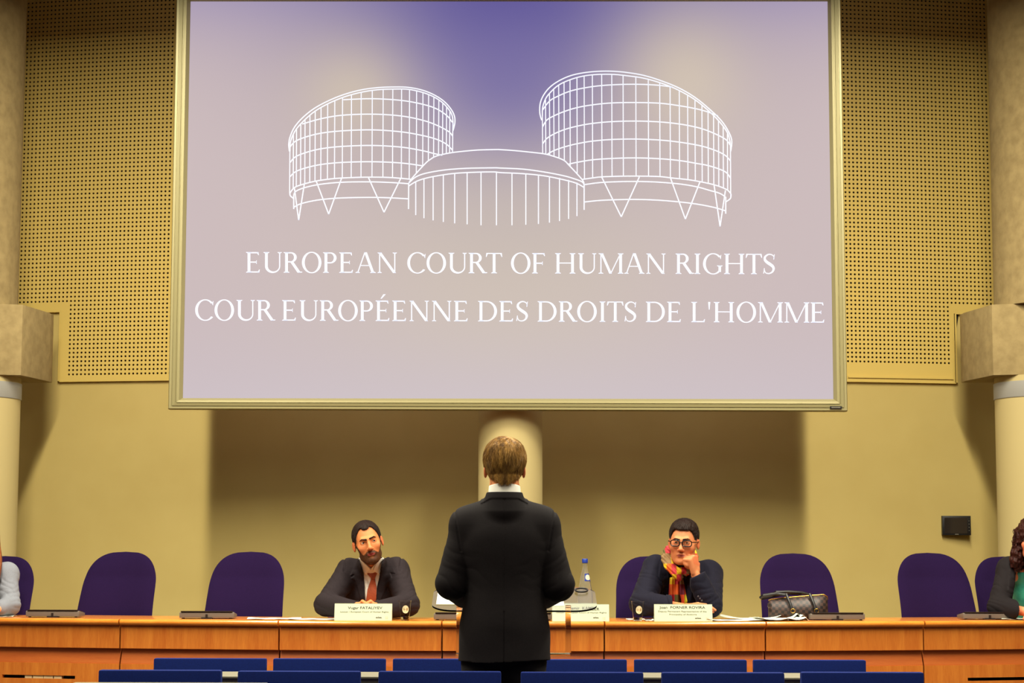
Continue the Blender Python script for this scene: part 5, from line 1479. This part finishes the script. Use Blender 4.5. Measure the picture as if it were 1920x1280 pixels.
def long_hair(F, m, half, drop, back, wav=0.0, vol=.02, parting=True, h=.0045, yb=0.05, seed=1):
    H = F.head; b0 = ell(HAIRC, HAIRR + vol)
    curt = [(ell((sx * half, .02, -.06), (.030, .055, .12)), .03) for sx in (-1, 1)] + [(ell((sx * (half + .01), .0, -drop * .75), (.034, .045, drop * .5)), .03) for sx in (-1, 1)] + [(ell((0, .07, -.06), (.085, .05, .14)), .03)]
    gg = union([(b0, 0)] + curt)
    def f(P):
        q = H.local(P); x, y, z = q[:, 0], q[:, 1], q[:, 2]
        d = gg(q) + .0025 * np.sin(x * 330 + 4 * np.sin(z * 20 + seed)) * np.clip(1, 0, 1) + wav * wob(q, 55, seed)
        face = ell((0, -.10, -.035), (.060, .085, .105))(q)
        return smax(d, -face, .008) * H.s
    o = sdf_obj('hair', f, H.c - .36, H.c + .17, h, m, F.root); return o, f
long_hair(F, auburn, .078, .22, .1)

# ---- woman at the right edge: curly dark hair, glasses, black jacket, teal top
shL, shR = A(1893, 1067, 11.72), A(1998, 1066, 11.72)
elL, elR = A(1873, 1138, 11.58), A(2020, 1130, 11.60)
wrL, wrR = A(1926, 1147, 11.40), A(1965, 1144, 11.42)
F = seated('woman with curly dark hair, black jacket and teal top, cut off by the right edge', A(1936, 1014, 11.60), -.25, 0, 0, .97, shL, shR, elL, elR, wrL, wrR, A(1944, 1060, 11.70), A(1944, 1108, 11.78), Vector((A(1944, 1108, 11.9).x, 11.92, .70)),
           (220, 130, 90), (190, 80, 70), hands=[hand_prims(wrL, (.9, -.4, .0), (0, 0, -1), side=-1), hand_prims(wrR, (-.9, -.4, 0), (0, 0, -1), side=1)], chest_r=(.150, .110, .16), arm_r=(.042, .036, .030, .024), h=.0045)
blackj = fabric('black_jacket', (24, 18, 20), (18, 14, 16))
teal = mat('teal_top', (20, 132, 116), .6, col2=(60, 170, 140), nscale=24, sheen=.2)
pd = 11.55
vc3 = px_poly([(1918, 1050), (1965, 1050), (1955, 1110), (1950, 1160), (1896, 1160), (1900, 1125), (1909, 1090)], pd)
lp3 = px_poly([(1898, 1070), (1915, 1050), (1909, 1090), (1900, 1125), (1891, 1105)], pd)
armj = [(cap(shL, elL, .056, .050), .03), (cap(elL, mid(elL, wrL, .85), .049, .040), .02), (cap(shR, elR, .056, .050), .03), (cap(elR, mid(elR, wrR, .85), .049, .040), .02)]
cr4 = [(elL, (.4, 0, 1), .10, 90, 0), (mid(shL, elL, .5), (1, 0, 1.2), .10, 80, 1.7), (mid(shL, elL, .15), (1, 0, -.4), .08, 60, .7)]
garment(F, 'jacket', F.torso + armj, .013, blackj, h=.0045, cut=jk_cut(F, vc3, [lp3], 11.80), disp=suit_disp(cr4, .005, .002))
garment(F, 'top', F.torso[:4], .005, teal, h=.005, cut=lambda P, d: np.maximum(np.maximum(d, P[:, 2] - at(1944, 1072, 11.7).z), .9 - P[:, 2]))
lower_clothes(F, trouser_m)
eyes(F.head, F.root)
curly = mat('curly_dark_hair', (58, 26, 20), .45, col2=(30, 14, 12), nscale=120, bump=.8, bscale=160, spec=.12)
ho, hf = long_hair(F, curly, .086, .14, .1, wav=.010, vol=.022, seed=4)
# loose curls
m = MB(); rg = random.Random(5)
for k in range(70):
    z0 = rg.uniform(-.12, .08); sx = -1 if rg.random() < .6 else 1; x0 = sx * rg.uniform(.09, .105); y0 = rg.uniform(-.02, .06); R_ = rg.uniform(.004, .010); ph = rg.uniform(0, 6); L_ = rg.uniform(.04, .09); out = rg.uniform(.0, .02)
    m.tube([Vector(F.head.w((x0 + sx * out * t + R_ * math.cos(ph + 9 * t), y0 + R_ * math.sin(ph + 9 * t), z0 - L_ * t))) for t in [q / 10 for q in range(11)]], [.0016] * 10 + [.0005], 5)
o = m.build('hair_curls', curly, ho); o['kind'] = 'stuff'
H = F.head; gm = MB()
for sx in (-1, 1): gm.tube([Vector(H.w((sx * (.032 + .022 * math.cos(t)), -.100, .004 + .016 * math.sin(t)))) for t in [2 * PI * k / 20 for k in range(20)]], .0018, 6, closed=True)
gm.tube([Vector(H.w((-.010, -.100, .006))), Vector(H.w((.010, -.100, .006)))], .0018)
go = gm.build('glasses', fr_m, F.root)
for sx in (-1, 1): MB().tube([Vector(H.w((sx * .054, -.100, .006))), Vector(H.w((sx * .080, -.03, .010)))], .0018).build('temple_arm', fr_m, go)

# ---- standing speaker seen from behind
D1 = 8.10
F = Figure(); fx = at(946, 900, D1).x
fz = -0.05
hc = at(946, 876, D1)
F.head = Head((hc.x, D1 + .0, hc.z - .012), PI + .03, -.06, 0, .965)
root = empty('person', (fx, D1, fz), 'standing blond man in dark suit, seen from behind at the lectern', 'person'); F.root = root
def B(px, py, dy=0.0): return at(px, py, D1 + dy)
shL, shR = B(878, 985, .01), B(1015, 985, .01)
elL, elR = B(848, 1093, -.0), B(1046, 1096, -.0)
wrL, wrR = B(872, 1118, .27), B(1018, 1120, .27)
nb = B(946, 940, -.01)
hipz = at(946, 1215, D1).z
pel = Vector((fx, D1, hipz))
F.torso = [(ell(B(946, 1024, .01), (.172, .108, .165)), 0), (cap(mid(nb, shL, .30) + Vector((0, 0, -.045)), shL + Vector((0, 0, -.01)), .046, .050), .03), (cap(mid(nb, shR, .30) + Vector((0, 0, -.045)), shR + Vector((0, 0, -.01)), .046, .050), .03),
           (ell(B(946, 1100, .01), (.150, .105, .20)), .06), (ell(Vector((fx, D1, at(946, 1200, D1).z)), (.148, .108, .14)), .06)]
F.neck = [(cap(nb, Vector(F.head.w((0, .03, -.06))), .058, .053), .02)]
F.arms = [(cap(shL, elL, .052, .042), .03), (cap(elL, wrL, .041, .028), .012), (cap(shR, elR, .052, .042), .03), (cap(elR, wrR, .041, .028), .012)]
F.legs = []; F.feet = []
for s in (-1, 1):
    hip = pel + Vector((s * .085, 0, -.06)); kn = Vector((fx + s * .095, D1 + .01, .46)); an = Vector((fx + s * .10, D1 - .03, .05))
    F.legs += [(cap(hip, kn, .078, .056), .04), (cap(kn, an, .056, .038), .03)]; F.feet.append((an, Vector((an.x + s * .02, an.y + .17, -.015))))
hands = hand_prims(wrL, (.25, .9, -.1), (.2, 0, -1), side=-1) + hand_prims(wrR, (-.25, .9, -.1), (-.2, 0, -1), side=1)
feet = [(cap(a + Vector((0, -.03, -.04)), b, .032, .026), .02) for a, b in F.feet]
g = union(F.torso + F.neck + F.arms + F.legs + feet); hd = F.head.sdf(); hg = union(hands)
pts = [shL, shR, elL, elR, wrL, wrR, nb, pel, F.head.c] + [x for f in F.feet for x in f]
F.lo, F.hi = bounds(pts, .17); F.lo[2] = -.06
F.hi[1] += .12
sdf_obj('body', lambda P: smin(smin(g(P), hd(P), .014), hg(P), .006), F.lo, F.hi, .0040, skin_m, root, skin_color(F.head, (214, 140, 92), (180, 90, 76)))
blond = mat('dark_blond_hair', (178, 136, 66), .5, col2=(98, 68, 32), nscale=70, nstretch=(1, 1, .15), bump=.5, bscale=300, spec=.25)
hair(F.head, root, blond, [(0, .070), (30, .070), (46, .055), (58, .030), (66, .0), (74, -.010), (82, .030), (96, .030), (104, .0), (114, -.014), (126, -.020), (146, -.028), (160, -.042), (172, -.054), (180, -.056)], t=.009, top=.013, strands=9000, slen=.036, lift=.35, lumps=.0015, crown=(-.018, .035, .125), thick=.0005, wild=.42, nape=True)
eyes(F.head, root)
zc_t = at(946, 913, D1).z
nkc = [(cap(B(946, 950, -.03), B(946, 900, -.030), .070, .0595), 0)]
gsh = union(nkc)
def shc(P):
    d = gsh(P) - .001; z = P[:, 2]
    zt = zc_t + .004 - np.clip((P[:, 1] - D1) * .30, -.01, .05) - 2.5 * (P[:, 0] - fx) ** 2
    return np.maximum(np.maximum(np.maximum(d, -(d + .006)), z - zt), (zc_t - .10) - z)
sdf_obj('shirt_collar', shc, np.array((fx - .13, D1 - .15, zc_t - .12), np.float32), np.array((fx + .12, D1 + .12, zc_t + .03), np.float32), .0028, white_sh, root)
suit2 = fabric('black_suit', (19, 13, 14), (12, 8, 9), sheen=.0)
jw = lambda P: None
jt = [(ell(B(946, 1018, .01), (.188, .122, .170)), 0), (cap(mid(nb, shL, .28) + Vector((0, 0, -.030)), shL + Vector((-.0, 0, .004)), .052, .056), .045), (cap(mid(nb, shR, .28) + Vector((0, 0, -.030)), shR + Vector((.0, 0, .004)), .052, .056), .045),
      (ell(B(946, 1110, .01), (.149, .118, .22)), .06), (ell(B(946, 1190, .01), (.172, .134, .17)), .06), (ell(B(946, 1268, .01), (.180, .146, .20)), .05)]
ja = [(cap(shL, elL, .058, .052), .022), (cap(elL, mid(elL, wrL, .9), .052, .040), .02), (cap(shR, elR, .058, .052), .022), (cap(elR, mid(elR, wrR, .9), .052, .040), .02)]
cr5 = [(mid(shL, elL, .45), (.5, 0, 1), .07, 70, .3), (mid(shR, elR, .45), (-.5, 0, 1), .07, 70, 1.1), (elL, (.7, 0, 1), .08, 65, 2), (elR, (-.7, 0, 1), .08, 65, .4)]
cr6 = [(B(885, 1075, -.1), (.6, 0, 1), .07, 50, 0), (B(1008, 1075, -.1), (-.6, 0, 1), .07, 50, 2)]
gjt = union(jt); gja = union(ja)
hem = at(946, 1241, D1 - .12).z; ztop = at(946, 923, D1).z
def jack(P):
    x, y, z = P[:, 0], P[:, 1], P[:, 2]
    a = gjt(P); b = gja(P)
    k = np.clip((z - at(946, 1030, D1).z) / .10, 0, 1) * .035 + .004
    hh = np.clip(0.5 + 0.5 * (b - a) / k, 0, 1); d = b * (1 - hh) + a * hh - k * hh * (1 - hh)
    # collar of the jacket
    cc = cap(B(946, 957, -.028), B(946, 905, -.032), .088, .052)(P)
    low = at(946, 936, D1).z - np.clip(np.abs(x - fx) - .055, 0, 1) * .5
    d = smin(d - .012, np.maximum(cc - .004, z - (ztop - np.clip((y - D1) * .5, 0, 1))), .012)
    d = d - .0035 * np.clip((z - low) / .002, 0, 1) * (np.abs(x - fx) < .095)
    d = d + crease(P, cr5, .0045) + crease(P, cr6, .0016) + .0010 * wob(P, 16, 2)
    # armhole seams, centre back seam
    for (c, n) in ((B(857, 985, -.03), (1, 0, .16)), (B(1036, 985, -.03), (-1, 0, .16))): d = d + armhole(P, c, n, .004, .0045, .11)
    d = d + .0022 * np.exp(-((x - fx) / .0022) ** 2) * (y < D1) * (z < low)
    d = np.maximum(d, (hem + .004 * np.sin(x * 14)) - z)
    vent = np.maximum(np.maximum(np.abs(x - fx - .004) - .0018, z - (hem + .20)), y - D1)
    opening = np.maximum(np.abs(x - fx) - (.02 + np.clip(z - hem, 0, .6) * .12), D1 + .03 - y)
    d = np.maximum(d, -opening)
    d = d + .003 * np.exp(-((x - fx) / .003) ** 2) * (y < D1) * (z < hem + .2)
    return np.maximum(d, z - ztop)
lo, hi = F.lo.copy(), F.hi.copy(); lo[2] = hem - .01; hi[2] = ztop + .05
sdf_obj('suit_jacket', jack, lo, hi, .0034, suit2, root)
tr2 = fabric('black_trousers', (20, 18, 19))
garment(F, 'trousers', [(F.torso[-1][0], 0)] + F.legs, .009, tr2, h=.007, cut=lambda P, d: np.maximum(np.maximum(d, P[:, 2] - (hem + .12)), -.03 - P[:, 2]), disp=lambda P: .003 * wob(P, 22, 3))
garment(F, 'shirt', F.torso[:4], .005, white_sh, h=.007, cut=lambda P, d: np.maximum(d, P[:, 2] - at(946, 945, D1).z))
for a, b in F.feet:
    lo, hi = bounds([a, b], .12); garment(F, 'shoe', [(cap(a + Vector((0, -.035, -.05)), b + Vector((0, .03, -.0)), .034, .030), 0)], .006, shoe_m, h=.006, lo=lo, hi=hi, cut=lambda P, d: np.maximum(d, -.049 - P[:, 2]))
